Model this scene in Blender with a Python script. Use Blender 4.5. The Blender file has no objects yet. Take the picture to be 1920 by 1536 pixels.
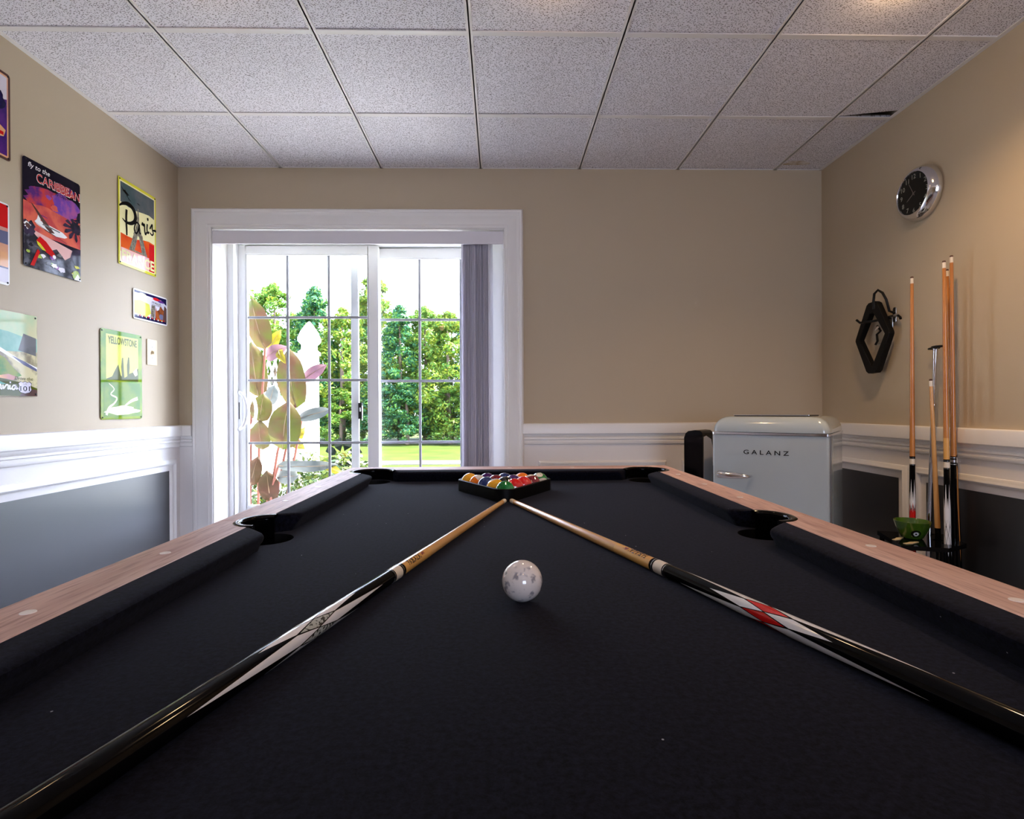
import bpy, bmesh, math, random
from mathutils import Vector, Matrix
random.seed(7)
PI = math.pi
SKY_E, SUN_E, LOBE_E = 6.0, 26.0, 9.0
SC = bpy.context.scene
COL = SC.collection

# ------------------------------------------------------------------ colour / material helpers
def lin(c):
    c = c / 255.0
    return c / 12.92 if c <= 0.04045 else ((c + 0.055) / 1.055) ** 2.4
def rgb(r, g, b): return (lin(r), lin(g), lin(b), 1.0)

def newmat(name):
    m = bpy.data.materials.new(name); m.use_nodes = True
    nt = m.node_tree; nt.nodes.clear()
    out = nt.nodes.new('ShaderNodeOutputMaterial')
    return m, nt, out

def setin(node, **kw):
    for k, v in kw.items():
        k = k.replace('_', ' ')
        if k in node.inputs: node.inputs[k].default_value = v

def mat(name, col, rough=0.5, metal=0.0, coat=0.0, coat_rough=0.05, spec=0.5, col2=None, nscale=8.0, stretch=(1, 1, 1),
        detail=4.0, contrast=(0.35, 0.65), bump=0.0, bscale=200.0, sheen=0.0, transl=0.0):
    m, nt, out = newmat(name)
    N, L = nt.nodes, nt.links
    b = N.new('ShaderNodeBsdfPrincipled')
    setin(b, Base_Color=col, Roughness=rough, Metallic=metal, Coat_Weight=coat, Coat_Roughness=coat_rough,
          Specular_IOR_Level=spec, Sheen_Weight=sheen)
    tc = None
    if col2 or bump:
        tc = N.new('ShaderNodeTexCoord')
    colsock = None
    if col2:
        mp = N.new('ShaderNodeMapping'); mp.inputs['Scale'].default_value = stretch
        L.new(tc.outputs['Object'], mp.inputs['Vector'])
        nz = N.new('ShaderNodeTexNoise'); nz.inputs['Scale'].default_value = nscale; nz.inputs['Detail'].default_value = detail
        L.new(mp.outputs['Vector'], nz.inputs['Vector'])
        rp = N.new('ShaderNodeValToRGB')
        rp.color_ramp.elements[0].position = contrast[0]; rp.color_ramp.elements[0].color = col
        rp.color_ramp.elements[1].position = contrast[1]; rp.color_ramp.elements[1].color = col2
        L.new(nz.outputs['Fac'], rp.inputs['Fac']); L.new(rp.outputs['Color'], b.inputs['Base Color'])
        colsock = rp.outputs['Color']
    if bump:
        nb = N.new('ShaderNodeTexNoise'); nb.inputs['Scale'].default_value = bscale; nb.inputs['Detail'].default_value = 3
        L.new(tc.outputs['Object'], nb.inputs['Vector'])
        bp = N.new('ShaderNodeBump'); bp.inputs['Strength'].default_value = bump; bp.inputs['Distance'].default_value = 0.002
        L.new(nb.outputs['Fac'], bp.inputs['Height']); L.new(bp.outputs['Normal'], b.inputs['Normal'])
    if transl:
        t = N.new('ShaderNodeBsdfTranslucent'); t.inputs['Color'].default_value = col
        if colsock: L.new(colsock, t.inputs['Color'])
        mx = N.new('ShaderNodeMixShader'); mx.inputs['Fac'].default_value = transl
        L.new(b.outputs['BSDF'], mx.inputs[1]); L.new(t.outputs['BSDF'], mx.inputs[2]); L.new(mx.outputs['Shader'], out.inputs['Surface'])
    else:
        L.new(b.outputs['BSDF'], out.inputs['Surface'])
    return m

def emit_mat(name, col, s):
    m, nt, out = newmat(name)
    e = nt.nodes.new('ShaderNodeEmission'); e.inputs['Color'].default_value = col; e.inputs['Strength'].default_value = s
    nt.links.new(e.outputs['Emission'], out.inputs['Surface']); return m

def pane_mat(name, tint=(0.97, 0.985, 0.98, 1), ior=1.45):
    m, nt, out = newmat(name); N, L = nt.nodes, nt.links
    t = N.new('ShaderNodeBsdfTransparent'); t.inputs['Color'].default_value = tint
    g = N.new('ShaderNodeBsdfGlossy'); g.inputs['Roughness'].default_value = 0.0
    f = N.new('ShaderNodeFresnel'); f.inputs['IOR'].default_value = ior
    mx = N.new('ShaderNodeMixShader')
    L.new(f.outputs['Fac'], mx.inputs['Fac']); L.new(t.outputs['BSDF'], mx.inputs[1]); L.new(g.outputs['BSDF'], mx.inputs[2])
    L.new(mx.outputs['Shader'], out.inputs['Surface']); return m

def screen_mat(name):
    m, nt, out = newmat(name); N, L = nt.nodes, nt.links
    t = N.new('ShaderNodeBsdfTransparent'); d = N.new('ShaderNodeBsdfDiffuse'); d.inputs['Color'].default_value = rgb(120, 122, 125)
    mx = N.new('ShaderNodeMixShader'); mx.inputs['Fac'].default_value = 0.08
    L.new(t.outputs['BSDF'], mx.inputs[1]); L.new(d.outputs['BSDF'], mx.inputs[2]); L.new(mx.outputs['Shader'], out.inputs['Surface']); return m

def wood_mat(name, c1, c2, c3, axis=1, rough=0.46, fine=90.0):
    m, nt, out = newmat(name); N, L = nt.nodes, nt.links
    b = N.new('ShaderNodeBsdfPrincipled'); setin(b, Roughness=rough, Specular_IOR_Level=0.28)
    tc = N.new('ShaderNodeTexCoord'); mp = N.new('ShaderNodeMapping')
    s = [1, 1, 1]; s[axis] = 0.07; mp.inputs['Scale'].default_value = s
    L.new(tc.outputs['Object'], mp.inputs['Vector'])
    n1 = N.new('ShaderNodeTexNoise'); n1.inputs['Scale'].default_value = 22; n1.inputs['Detail'].default_value = 5; n1.inputs['Distortion'].default_value = 0.6
    n2 = N.new('ShaderNodeTexNoise'); n2.inputs['Scale'].default_value = fine * 2; n2.inputs['Detail'].default_value = 3
    L.new(mp.outputs['Vector'], n1.inputs['Vector']); L.new(mp.outputs['Vector'], n2.inputs['Vector'])
    r1 = N.new('ShaderNodeValToRGB'); e = r1.color_ramp.elements
    e[0].position = 0.3; e[0].color = c1; e[1].position = 0.62; e[1].color = c2
    x = e.new(0.47); x.color = [(a + d) / 2 for a, d in zip(c1, c2)]
    L.new(n1.outputs['Fac'], r1.inputs['Fac'])
    r2 = N.new('ShaderNodeValToRGB'); r2.color_ramp.elements[0].position = 0.34; r2.color_ramp.elements[1].position = 0.5
    r2.color_ramp.elements[0].color = (0.55, 0.55, 0.55, 1); r2.color_ramp.elements[1].color = (0, 0, 0, 1)
    L.new(n2.outputs['Fac'], r2.inputs['Fac'])
    mx = N.new('ShaderNodeMix'); mx.data_type = 'RGBA'
    L.new(r2.outputs['Color'], mx.inputs[0]); L.new(r1.outputs['Color'], mx.inputs[6]); mx.inputs[7].default_value = c3
    L.new(mx.outputs[2], b.inputs['Base Color'])
    L.new(b.outputs['BSDF'], out.inputs['Surface']); return m

def cloth_mat(name):
    m, nt, out = newmat(name); N, L = nt.nodes, nt.links
    b = N.new('ShaderNodeBsdfPrincipled'); setin(b, Roughness=0.9, Specular_IOR_Level=0.07, Sheen_Weight=0.045, Sheen_Roughness=0.45)
    if 'Sheen Tint' in b.inputs: b.inputs['Sheen Tint'].default_value = (0.8, 0.82, 1, 1)
    tc = N.new('ShaderNodeTexCoord')
    n1 = N.new('ShaderNodeTexNoise'); n1.inputs['Scale'].default_value = 150; n1.inputs['Detail'].default_value = 6; n1.inputs['Roughness'].default_value = .75
    L.new(tc.outputs['Object'], n1.inputs['Vector'])
    r1 = N.new('ShaderNodeValToRGB'); e = r1.color_ramp.elements
    e[0].position = 0.38; e[0].color = (0.0004, 0.0004, 0.0016, 1); e[1].position = 0.64; e[1].color = (0.0068, 0.0074, 0.0165, 1)
    L.new(n1.outputs['Fac'], r1.inputs['Fac'])
    # sparse white lint
    v = N.new('ShaderNodeTexVoronoi'); v.inputs['Scale'].default_value = 30
    L.new(tc.outputs['Object'], v.inputs['Vector'])
    lt = N.new('ShaderNodeMath'); lt.operation = 'LESS_THAN'; lt.inputs[1].default_value = 0.034
    L.new(v.outputs['Distance'], lt.inputs[0])
    sp = N.new('ShaderNodeSeparateColor'); L.new(v.outputs['Color'], sp.inputs['Color'])
    gt = N.new('ShaderNodeMath'); gt.operation = 'GREATER_THAN'; gt.inputs[1].default_value = 0.80
    L.new(sp.outputs['Red'], gt.inputs[0])
    mu = N.new('ShaderNodeMath'); mu.operation = 'MULTIPLY'; L.new(lt.outputs[0], mu.inputs[0]); L.new(gt.outputs[0], mu.inputs[1])
    mx = N.new('ShaderNodeMix'); mx.data_type = 'RGBA'; L.new(mu.outputs[0], mx.inputs[0])
    L.new(r1.outputs['Color'], mx.inputs[6]); mx.inputs[7].default_value = (0.35, 0.36, 0.4, 1)
    L.new(mx.outputs[2], b.inputs['Base Color'])
    bp = N.new('ShaderNodeBump'); bp.inputs['Strength'].default_value = 0.35; bp.inputs['Distance'].default_value = 0.001
    L.new(n1.outputs['Fac'], bp.inputs['Height']); L.new(bp.outputs['Normal'], b.inputs['Normal'])
    L.new(b.outputs['BSDF'], out.inputs['Surface']); return m

def tile_mat(name):
    m, nt, out = newmat(name); N, L = nt.nodes, nt.links
    b = N.new('ShaderNodeBsdfPrincipled'); setin(b, Roughness=0.9, Specular_IOR_Level=0.2)
    tc = N.new('ShaderNodeTexCoord')
    wn = N.new('ShaderNodeTexNoise'); wn.inputs['Scale'].default_value = 14; wn.inputs['Detail'].default_value = 1
    L.new(tc.outputs['Object'], wn.inputs['Vector'])
    masks = []
    for rot, sc, thr, prob, stretch in ((0.5, 150, 0.20, 0.45, 0.55), (-0.7, 170, 0.20, 0.50, 0.6), (1.5, 105, 0.15, 0.6, 0.8)):
        mp = N.new('ShaderNodeMapping'); mp.inputs['Rotation'].default_value = (0, 0, rot); mp.inputs['Scale'].default_value = (stretch, 1, 1)
        L.new(tc.outputs['Object'], mp.inputs['Vector'])
        ad = N.new('ShaderNodeVectorMath'); ad.operation = 'MULTIPLY_ADD'; ad.inputs[1].default_value = (0.03, 0.03, 0)
        L.new(wn.outputs['Color'], ad.inputs[0]); L.new(mp.outputs['Vector'], ad.inputs[2])
        v = N.new('ShaderNodeTexVoronoi'); v.voronoi_dimensions = '2D'; v.inputs['Scale'].default_value = sc
        L.new(ad.outputs[0], v.inputs['Vector'])
        sp = N.new('ShaderNodeSeparateColor'); L.new(v.outputs['Color'], sp.inputs['Color'])
        g = N.new('ShaderNodeMath'); g.operation = 'GREATER_THAN'; g.inputs[1].default_value = prob; L.new(sp.outputs['Red'], g.inputs[0])
        l = N.new('ShaderNodeMath'); l.operation = 'LESS_THAN'; l.inputs[1].default_value = thr; L.new(v.outputs['Distance'], l.inputs[0])
        mu = N.new('ShaderNodeMath'); mu.operation = 'MULTIPLY'; L.new(g.outputs[0], mu.inputs[0]); L.new(l.outputs[0], mu.inputs[1])
        masks.append(mu)
    a1 = N.new('ShaderNodeMath'); a1.operation = 'MAXIMUM'; L.new(masks[0].outputs[0], a1.inputs[0]); L.new(masks[1].outputs[0], a1.inputs[1])
    a2 = N.new('ShaderNodeMath'); a2.operation = 'MAXIMUM'; L.new(a1.outputs[0], a2.inputs[0]); L.new(masks[2].outputs[0], a2.inputs[1])
    mx = N.new('ShaderNodeMix'); mx.data_type = 'RGBA'; L.new(a2.outputs[0], mx.inputs[0])
    mx.inputs[6].default_value = rgb(231, 229, 235); mx.inputs[7].default_value = rgb(112, 108, 112)
    L.new(mx.outputs[2], b.inputs['Base Color'])
    L.new(b.outputs['BSDF'], out.inputs['Surface']); return m

# ------------------------------------------------------------------ mesh helpers
class MB:
    def __init__(s): s.v = []; s.f = []; s.m = []; s.mats = []; s.xf = None
    def mi(s, m):
        if m not in s.mats: s.mats.append(m)
        return s.mats.index(m)
    def add(s, verts, faces, m):
        o = len(s.v); k = s.mi(m)
        for p in verts:
            p = Vector(p); s.v.append(tuple(s.xf @ p) if s.xf else tuple(p))
        for f in faces: s.f.append([i + o for i in f]); s.m.append(k)
    def box(s, a, b, m):
        (x0, y0, z0), (x1, y1, z1) = a, b
        s.add([(x0, y0, z0), (x1, y0, z0), (x1, y1, z0), (x0, y1, z0), (x0, y0, z1), (x1, y0, z1), (x1, y1, z1), (x0, y1, z1)],
              [(3, 2, 1, 0), (4, 5, 6, 7), (0, 1, 5, 4), (1, 2, 6, 5), (2, 3, 7, 6), (3, 0, 4, 7)], m)
    def prism(s, pts, d, m, cap=True):
        # pts: 3D outline loop, d: extrusion vector
        n = len(pts); d = Vector(d)
        vs = [Vector(p) for p in pts] + [Vector(p) + d for p in pts]
        fs = [(i, (i + 1) % n, n + (i + 1) % n, n + i) for i in range(n)]
        if cap: fs += [tuple(range(n - 1, -1, -1)), tuple(range(n, 2 * n))]
        s.add(vs, fs, m)
    def lathe(s, prof, m, seg=32, a0=0.0, a1=2 * PI, sx=1.0, sy=1.0, center=(0, 0, 0)):
        full = abs(a1 - a0 - 2 * PI) < 1e-6
        n = seg if full else seg + 1
        vs = []; fs = []
        for k in range(n):
            a = a0 + (a1 - a0) * k / seg
            for (r, z) in prof: vs.append((center[0] + r * math.cos(a) * sx, center[1] + r * math.sin(a) * sy, center[2] + z))
        p = len(prof)
        for k in range(seg):
            k2 = (k + 1) % n
            for j in range(p - 1): fs.append((k * p + j, k2 * p + j, k2 * p + j + 1, k * p + j + 1))
        s.add(vs, fs, m)
    def tube(s, path, r, m, seg=10, cap=True):
        P = [Vector(p) for p in path]; n = len(P)
        rr = r if isinstance(r, (list, tuple)) else [r] * n
        t0 = (P[1] - P[0]).normalized()
        u = t0.orthogonal().normalized(); vs = []; fs = []
        for i in range(n):
            t = (P[min(i + 1, n - 1)] - P[max(i - 1, 0)]).normalized()
            u = (u - t * u.dot(t)).normalized(); w = t.cross(u)
            for k in range(seg):
                a = 2 * PI * k / seg; vs.append(P[i] + (u * math.cos(a) + w * math.sin(a)) * rr[i])
        for i in range(n - 1):
            for k in range(seg):
                k2 = (k + 1) % seg; fs.append((i * seg + k, i * seg + k2, (i + 1) * seg + k2, (i + 1) * seg + k))
        if cap: fs += [tuple(range(seg - 1, -1, -1)), tuple(range((n - 1) * seg, n * seg))]
        s.add(vs, fs, m)
    def sweep(s, path, prof, N, m, closed=False):
        # prof: (a, b) pairs, a = in-plane offset to the left of travel, b = offset along N; mitred at corners
        P = [Vector(p) for p in path]; n = len(P); N = Vector(N).normalized(); vs = []; fs = []
        for i in range(n):
            d1 = (P[i] - P[i - 1]).normalized() if (i > 0 or closed) else None
            d2 = (P[(i + 1) % n] - P[i]).normalized() if (i < n - 1 or closed) else None
            d1 = d1 or d2; d2 = d2 or d1
            l1 = N.cross(d1); l2 = N.cross(d2)
            mi = (l1 + l2); mi = mi / max(1e-6, mi.dot(l1))
            for (a, b) in prof: vs.append(P[i] + mi * a + N * b)
        p = len(prof); e = n if closed else n - 1
        for i in range(e):
            i2 = (i + 1) % n
            for j in range(p - 1): fs.append((i * p + j, i2 * p + j, i2 * p + j + 1, i * p + j + 1))
        if not closed: fs += [tuple(range(p - 1, -1, -1)), tuple(range((n - 1) * p, n * p))]
        s.add(vs, fs, m)
    def plate(s, outline, holes, z0, z1, m, mside=None):
        bm = bmesh.new(); loops = [outline] + holes; edges = []
        for lp in loops:
            vs = [bm.verts.new((x, y, z1)) for x, y in lp]
            edges += [bm.edges.new((vs[i], vs[(i + 1) % len(vs)])) for i in range(len(vs))]
        bmesh.ops.triangle_fill(bm, use_beauty=True, use_dissolve=False, edges=edges)
        bm.verts.index_update()
        V = [tuple(v.co) for v in bm.verts]; F = [[v.index for v in f.verts] for f in bm.faces]
        F = [f if (Vector(V[f[1]]) - Vector(V[f[0]])).cross(Vector(V[f[2]]) - Vector(V[f[0]])).z > 0 else f[::-1] for f in F]
        s.add(V, F, m); s.add([(x, y, z0) for x, y, _ in V], [f[::-1] for f in F], m)
        for lp in loops:
            s.prism([(x, y, z0) for x, y in lp], (0, 0, z1 - z0), mside or m, cap=False)
        bm.free()
    def build(s, name, parent=None, smooth=True, angle=35, bevel=0.0, seg=2, loc=None, rot=None):
        me = bpy.data.meshes.new(name); me.from_pydata(s.v, [], s.f)
        for m in s.mats: me.materials.append(m)
        me.polygons.foreach_set('material_index', s.m)
        bm = bmesh.new(); bm.from_mesh(me)
        if bevel: bmesh.ops.remove_doubles(bm, verts=bm.verts, dist=1e-6)
        bmesh.ops.recalc_face_normals(bm, faces=bm.faces) if s_recalc(s) else None
        bm.to_mesh(me); bm.free()
        if smooth:
            me.polygons.foreach_set('use_smooth', [True] * len(me.polygons)); me.set_sharp_from_angle(angle=math.radians(angle))
        o = bpy.data.objects.new(name, me); COL.objects.link(o)
        if parent: o.parent = parent
        if loc: o.location = loc
        if rot: o.rotation_euler = rot
        if bevel:
            b = o.modifiers.new('bevel', 'BEVEL'); b.width = bevel; b.segments = seg; b.limit_method = 'ANGLE'; b.angle_limit = math.radians(40)
            b.harden_normals = False
        return o
def s_recalc(s): return getattr(s, 'recalc', True)

def tag(o, label=None, cat=None, group=None, kind=None):
    if label: o['label'] = label
    if cat: o['category'] = cat
    if group: o['group'] = group
    if kind: o['kind'] = kind
    return o
def thing(name, label, cat, loc=(0, 0, 0), rotz=0.0, group=None, kind=None):
    o = bpy.data.objects.new(name, None); COL.objects.link(o)
    o.location = loc; o.rotation_euler = (0, 0, rotz); o.empty_display_size = 0.05
    return tag(o, label, cat, group, kind)
def struct(o, label, cat='structure'): return tag(o, label, cat, kind='structure')
def kids(o): return [c for c in bpy.data.objects if c.parent == o]
def copy_tree(o, parent=None):
    c = o.copy(); COL.objects.link(c)
    if parent:
        c.parent = parent
    for ch in kids(o): copy_tree(ch, c)
    return c

_txt = {}
def text_mesh(string, bold=0.0):
    """flat outline lettering: verts/faces with cap height about 0.7, left aligned at x=0"""
    key = (string, bold)
    if key not in _txt:
        cu = bpy.data.curves.new('t', 'FONT'); cu.body = string; cu.size = 1.0; cu.resolution_u = 3; cu.offset = bold
        ob = bpy.data.objects.new('t', cu); COL.objects.link(ob)
        bpy.context.view_layer.update()
        me = bpy.data.meshes.new_from_object(ob.evaluated_get(bpy.context.evaluated_depsgraph_get()))
        V = [(v.co.x, v.co.y) for v in me.vertices]; F = [list(p.vertices) for p in me.polygons]
        bpy.data.objects.remove(ob); bpy.data.curves.remove(cu); bpy.data.meshes.remove(me)
        x0 = min(v[0] for v in V); x1 = max(v[0] for v in V); y0 = min(v[1] for v in V); y1 = max(v[1] for v in V)
        _txt[key] = ([(x - x0, y - y0) for x, y in V], F, x1 - x0, y1 - y0)
    return _txt[key]

def circ(cx, cy, r, n=24, ry=None, a0=0.0): return [(cx + r * math.cos(a0 + 2 * PI * i / n), cy + (ry or r) * math.sin(a0 + 2 * PI * i / n)) for i in range(n)]

# ------------------------------------------------------------------ materials
M = {}
M['wall'] = mat('wall_paint', rgb(188, 173, 149), 0.55, spec=0.35, bump=0.08, bscale=260)
M['white'] = mat('white_trim_paint', rgb(232, 230, 228), 0.32, spec=0.5)
M['wains'] = mat('white_wainscot_paint', rgb(228, 224, 222), 0.4, spec=0.45, bump=0.04, bscale=160)
M['navy'] = mat('navy_panel_paint', rgb(12, 13, 21), 0.42, spec=1.0, coat=.35, coat_rough=.42, bump=0.05, bscale=60)
M['tile'] = tile_mat('ceiling_tile')
M['grid'] = mat('ceiling_grid_white', rgb(225, 222, 220), 0.45)
M['plenum'] = mat('plenum_dark', rgb(40, 38, 36), 0.9)
M['stain'] = mat('water_stain', rgb(190, 165, 125), 0.9)
M['carpet'] = mat('carpet', rgb(150, 149, 156), 0.95, spec=0.1, col2=rgb(168, 167, 174), nscale=120, bump=0.3, bscale=500)
M['vinyl'] = mat('white_vinyl', rgb(238, 238, 238), 0.35)
M['muntin'] = mat('grid_bar_backlit_grey', rgb(160, 162, 168), 0.4)  # backlit shade of the bars is put into this darker grey
M['pane'] = pane_mat('window_glass')
M['screen'] = screen_mat('screen_cloth')
M['slat'] = mat('blind_slat', rgb(226, 224, 233), 0.5, spec=0.3, transl=.4)
M['valance'] = mat('valance_pvc', rgb(222, 220, 228), 0.4)
M['chrome'] = mat('chrome', rgb(225, 225, 228), 0.10, metal=1.0)
M['steel'] = mat('brushed_steel', rgb(180, 180, 182), 0.3, metal=1.0)
M['blackgloss'] = mat('black_gloss', rgb(5, 5, 6), 0.07, spec=0.13)
M['blackplastic'] = mat('black_plastic', rgb(9, 9, 10), 0.35, spec=.25)
M['blackmatte'] = mat('black_matte', rgb(5, 5, 6), 0.6, spec=.2)
M['rubber'] = mat('black_rubber', rgb(18, 18, 18), 0.8)
M['cloth'] = cloth_mat('black_felt')
M['woodY'] = wood_mat('rail_wood_lengthwise', rgb(172, 136, 128), rgb(206, 174, 167), rgb(128, 96, 90), axis=1)
M['woodX'] = wood_mat('rail_wood_crosswise', rgb(172, 136, 128), rgb(206, 174, 167), rgb(128, 96, 90), axis=0)
M['cabinet'] = wood_mat('table_cabinet_wood', rgb(128, 98, 86), rgb(158, 128, 116), rgb(96, 70, 62), axis=1)
M['sight'] = mat('pearl_sight', rgb(235, 228, 228), 0.25)
M['maple'] = mat('maple_shaft', rgb(214, 166, 104), 0.22, col2=rgb(200, 146, 84), nscale=14, stretch=(6, 6, 0.4), coat=0.5)
M['mapledark'] = mat('amber_maple_shaft', rgb(196, 132, 66), 0.25, col2=rgb(178, 112, 52), nscale=14, stretch=(6, 6, 0.4), coat=0.4)
M['maplewrap'] = mat('pale_yellow_maple', rgb(222, 168, 92), 0.22, coat=0.5)
M['ivory'] = mat('ivory_collar', rgb(226, 216, 200), 0.3, coat=0.3)
M['tipdark'] = mat('cue_tip_leather', rgb(70, 40, 34), 0.7)
M['tiptan'] = mat('cue_tip_chalked', rgb(170, 140, 118), 0.7)
M['pinkwhite'] = mat('white_cue_inlay', rgb(226, 226, 230), 0.18, coat=0.6)
M['redinlay'] = mat('red_cue_inlay', rgb(206, 24, 20), 0.18, coat=0.6)
M['speckle'] = mat('grey_cracked_inlay', rgb(176, 182, 178), 0.2, coat=0.5, col2=rgb(52, 56, 54), nscale=230, contrast=(0.54, 0.60))
M['ink'] = mat('printed_dark_ink', rgb(34, 16, 10), 0.4)
M['redink'] = mat('printed_red_ink', rgb(120, 22, 18), 0.4)

# ------------------------------------------------------------------ camera
ZC = 0.965
F, YAW, PITCH, ROLL = 1030.0, 0.0218, -0.0028, -0.0046
cy, sy, cp, sp = math.cos(YAW), math.sin(YAW), math.cos(PITCH), math.sin(PITCH)
fw = Vector((sy * cp, cy * cp, sp)); rt = Vector((cy, -sy, 0)); up = rt.cross(fw)
r2 = rt * math.cos(ROLL) + up * math.sin(ROLL); u2 = up * math.cos(ROLL) - rt * math.sin(ROLL)
cd = bpy.data.cameras.new('camera'); cam = bpy.data.objects.new('camera', cd); COL.objects.link(cam)
cd.sensor_fit = 'HORIZONTAL'; cd.sensor_width = 36.0; cd.lens = F / 1920 * 36; cd.clip_start = 0.02; cd.clip_end = 300
mw = Matrix((( r2.x, u2.x, -fw.x, 0), (r2.y, u2.y, -fw.y, 0), (r2.z, u2.z, -fw.z, ZC), (0, 0, 0, 1)))
cam.matrix_world = mw
SC.camera = cam

# ------------------------------------------------------------------ the room shell
XL, XR, YB, YF, HC = -1.955, 2.015, 3.393, -4.2, 2.44
DX0, DX1, DZ = -1.753, 0.033, 2.070            # door opening in the back wall
WT = 0.42                                       # thickness of the back wall
def slab(name, a, b, m, label, cat):
    q = MB(); q.box(a, b, m); return struct(q.build(name, smooth=False), label, cat)
slab('floor', (XL - .2, YF - .2, -.1), (XR + .2, YB, 0), M['carpet'], 'beige carpeted floor under the pool table', 'floor')
# side walls: beige paint above the chair rail, white wainscot below
def side_wall(name, x0, x1, xin, label):
    q = MB(); q.box((x0, YF - .2, -.1), (x1, YB + WT, 0.75), M['wains']); q.box((x0, YF - .2, 0.75), (x1, YB + WT, HC + .4), M['wall'])
    return struct(q.build(name, smooth=False), label, 'wall')
side_wall('wall_left', XL - .15, XL, XL, 'left wall painted beige over white wainscot, hung with tin signs')
side_wall('wall_right', XR, XR + .15, XR, 'right wall painted beige over white wainscot, with the clock')
q = MB()
q.box((XL, YB, -.1), (DX0, YB + WT, 0.75), M['wains']); q.box((XL, YB, 0.75), (DX0, YB + WT, HC + .4), M['wall'])
q.box((DX1, YB, -.1), (XR, YB + WT, 0.75), M['wains']); q.box((DX1, YB, 0.75), (XR, YB + WT, HC + .4), M['wall'])
q.box((DX0, YB, DZ), (DX1, YB + WT, HC + .4), M['wall'])
struct(q.build('wall_back', smooth=False), 'beige back wall around the sliding patio door', 'wall')
WX0, WX1, WZ0, WZ1 = .08, 1.88, .60, 2.28      # window added for fill light in the unseen wall behind the viewer
q = MB()
q.box((XL - .15, YF - .2, -.1), (WX0, YF, HC + .4), M['wall']); q.box((WX1, YF - .2, -.1), (XR + .15, YF, HC + .4), M['wall'])
q.box((WX0, YF - .2, -.1), (WX1, YF, WZ0), M['wall']); q.box((WX0, YF - .2, WZ1), (WX1, YF, HC + .4), M['wall'])
struct(q.build('wall_front', smooth=False), 'beige wall at the other end of the room behind the table', 'wall')
wn_ = thing('fill_window_1', 'white framed window added for fill light in the wall behind the table', 'window', kind='structure')
q = MB(); t_ = .05
for a, b in (((WX0, WZ0), (WX0 + t_, WZ1)), ((WX1 - t_, WZ0), (WX1, WZ1)), ((WX0 + t_, WZ0), (WX1 - t_, WZ0 + t_)), ((WX0 + t_, WZ1 - t_), (WX1 - t_, WZ1)), (((WX0 + WX1) / 2 - .025, WZ0 + t_), ((WX0 + WX1) / 2 + .025, WZ1 - t_))):
    q.box((a[0], YF - .12, a[1]), (b[0], YF - .06, b[1]), M['vinyl'])
q.build('fill_window_frame', wn_, smooth=False, bevel=.003)
q = MB(); q.add([(WX0, YF - .09, WZ0), (WX1, YF - .09, WZ0), (WX1, YF - .09, WZ1), (WX0, YF - .09, WZ1)], [(0, 1, 2, 3)], M['pane']); q.build('fill_window_pane', wn_, smooth=False)
q = MB(); q.sweep([(WX0, YF, WZ0), (WX0, YF, WZ1), (WX1, YF, WZ1), (WX1, YF, WZ0)], [(0, 0), (0, .015), (.07, .02), (.07, 0)], (0, 1, 0), M['white'], closed=True)
struct(q.build('trim_12', smooth=False), 'white casing around the added fill light window behind the table', 'casing')

# ceiling: lay-in tiles with one shifted tile, grid of tees, dark plenum above
S = 0.61
GX = [-1.333 + S * i for i in range(6)]
GY = [2.781 - S * i for i in range(12)]
xs = [XL] + GX + [XR]; ys = sorted([YB] + GY + [YF])
q = MB()
for i in range(len(xs) - 1):
    for j in range(len(ys) - 1):
        x0, x1, y0, y1 = xs[i], xs[i + 1], ys[j], ys[j + 1]
        z = HC + .006 + random.uniform(-.0012, .0012)
        c = [(x0, y0), (x1, y0), (x1, y1), (x0, y1)]
        if i == len(xs) - 2 and abs(y1 - 2.781) < .01: c[2] = (x1, y1 - .075); c[3] = (x0, y1 - .010)   # slipped tile leaves a dark wedge
        q.prism([(x, y, z) for x, y in c], (0, 0, .015), M['tile'])
struct(q.build('ceiling', smooth=False), 'suspended ceiling of white speckled acoustic tiles', 'ceiling')
q = MB()
w = .0125
for x in GX: q.box((x - w, YF, HC), (x + w, YB, HC + .005), M['grid']); q.box((x - .003, YF, HC), (x + .003, YB, HC + .04), M['grid'])
for y in GY:
    for i in range(len(xs) - 1):
        q.box((xs[i] + (w if i else 0), y - w, HC + .0006), (xs[i + 1] - (w if i < len(xs) - 2 else 0), y + w, HC + .005), M['grid'])
q.box((XL, YF, HC), (XL + .02, YB, HC + .004), M['grid']); q.box((XR - .02, YF, HC), (XR, YB, HC + .004), M['grid'])
q.box((XL, YB - .008, HC), (XR, YB, HC + .004), M['grid'])
struct(q.build('trim_1', smooth=False), 'white metal grid holding the ceiling tiles', 'ceiling grid')
q = MB(); q.box((XL - .1, YF - .1, HC + .3), (XR + .1, YB + WT, HC + .4), M['plenum'])
struct(q.build('ceiling_slab', smooth=False), 'dark floor deck above the hung ceiling', 'ceiling')
# faint brown water stain on the corner tile
q = MB()
st = [(1.80 + .075 * math.cos(a) * (1 + .25 * math.sin(3 * a + 1)), 3.30 + .035 * math.sin(a) * (1 + .2 * math.cos(2 * a))) for a in [2 * PI * i / 28 for i in range(28)]]
q.add([(x, y, HC + .0042) for x, y in st], [tuple(range(len(st)))[::-1]], mat('stain_mark', rgb(186, 168, 140), .9, col2=rgb(222, 218, 214), nscale=18, contrast=(.4, .6)))
q.recalc = False
tag(q.build('water_stain', smooth=False), 'faint brown water stain on the ceiling tile in the right back corner', 'stain')

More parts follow.
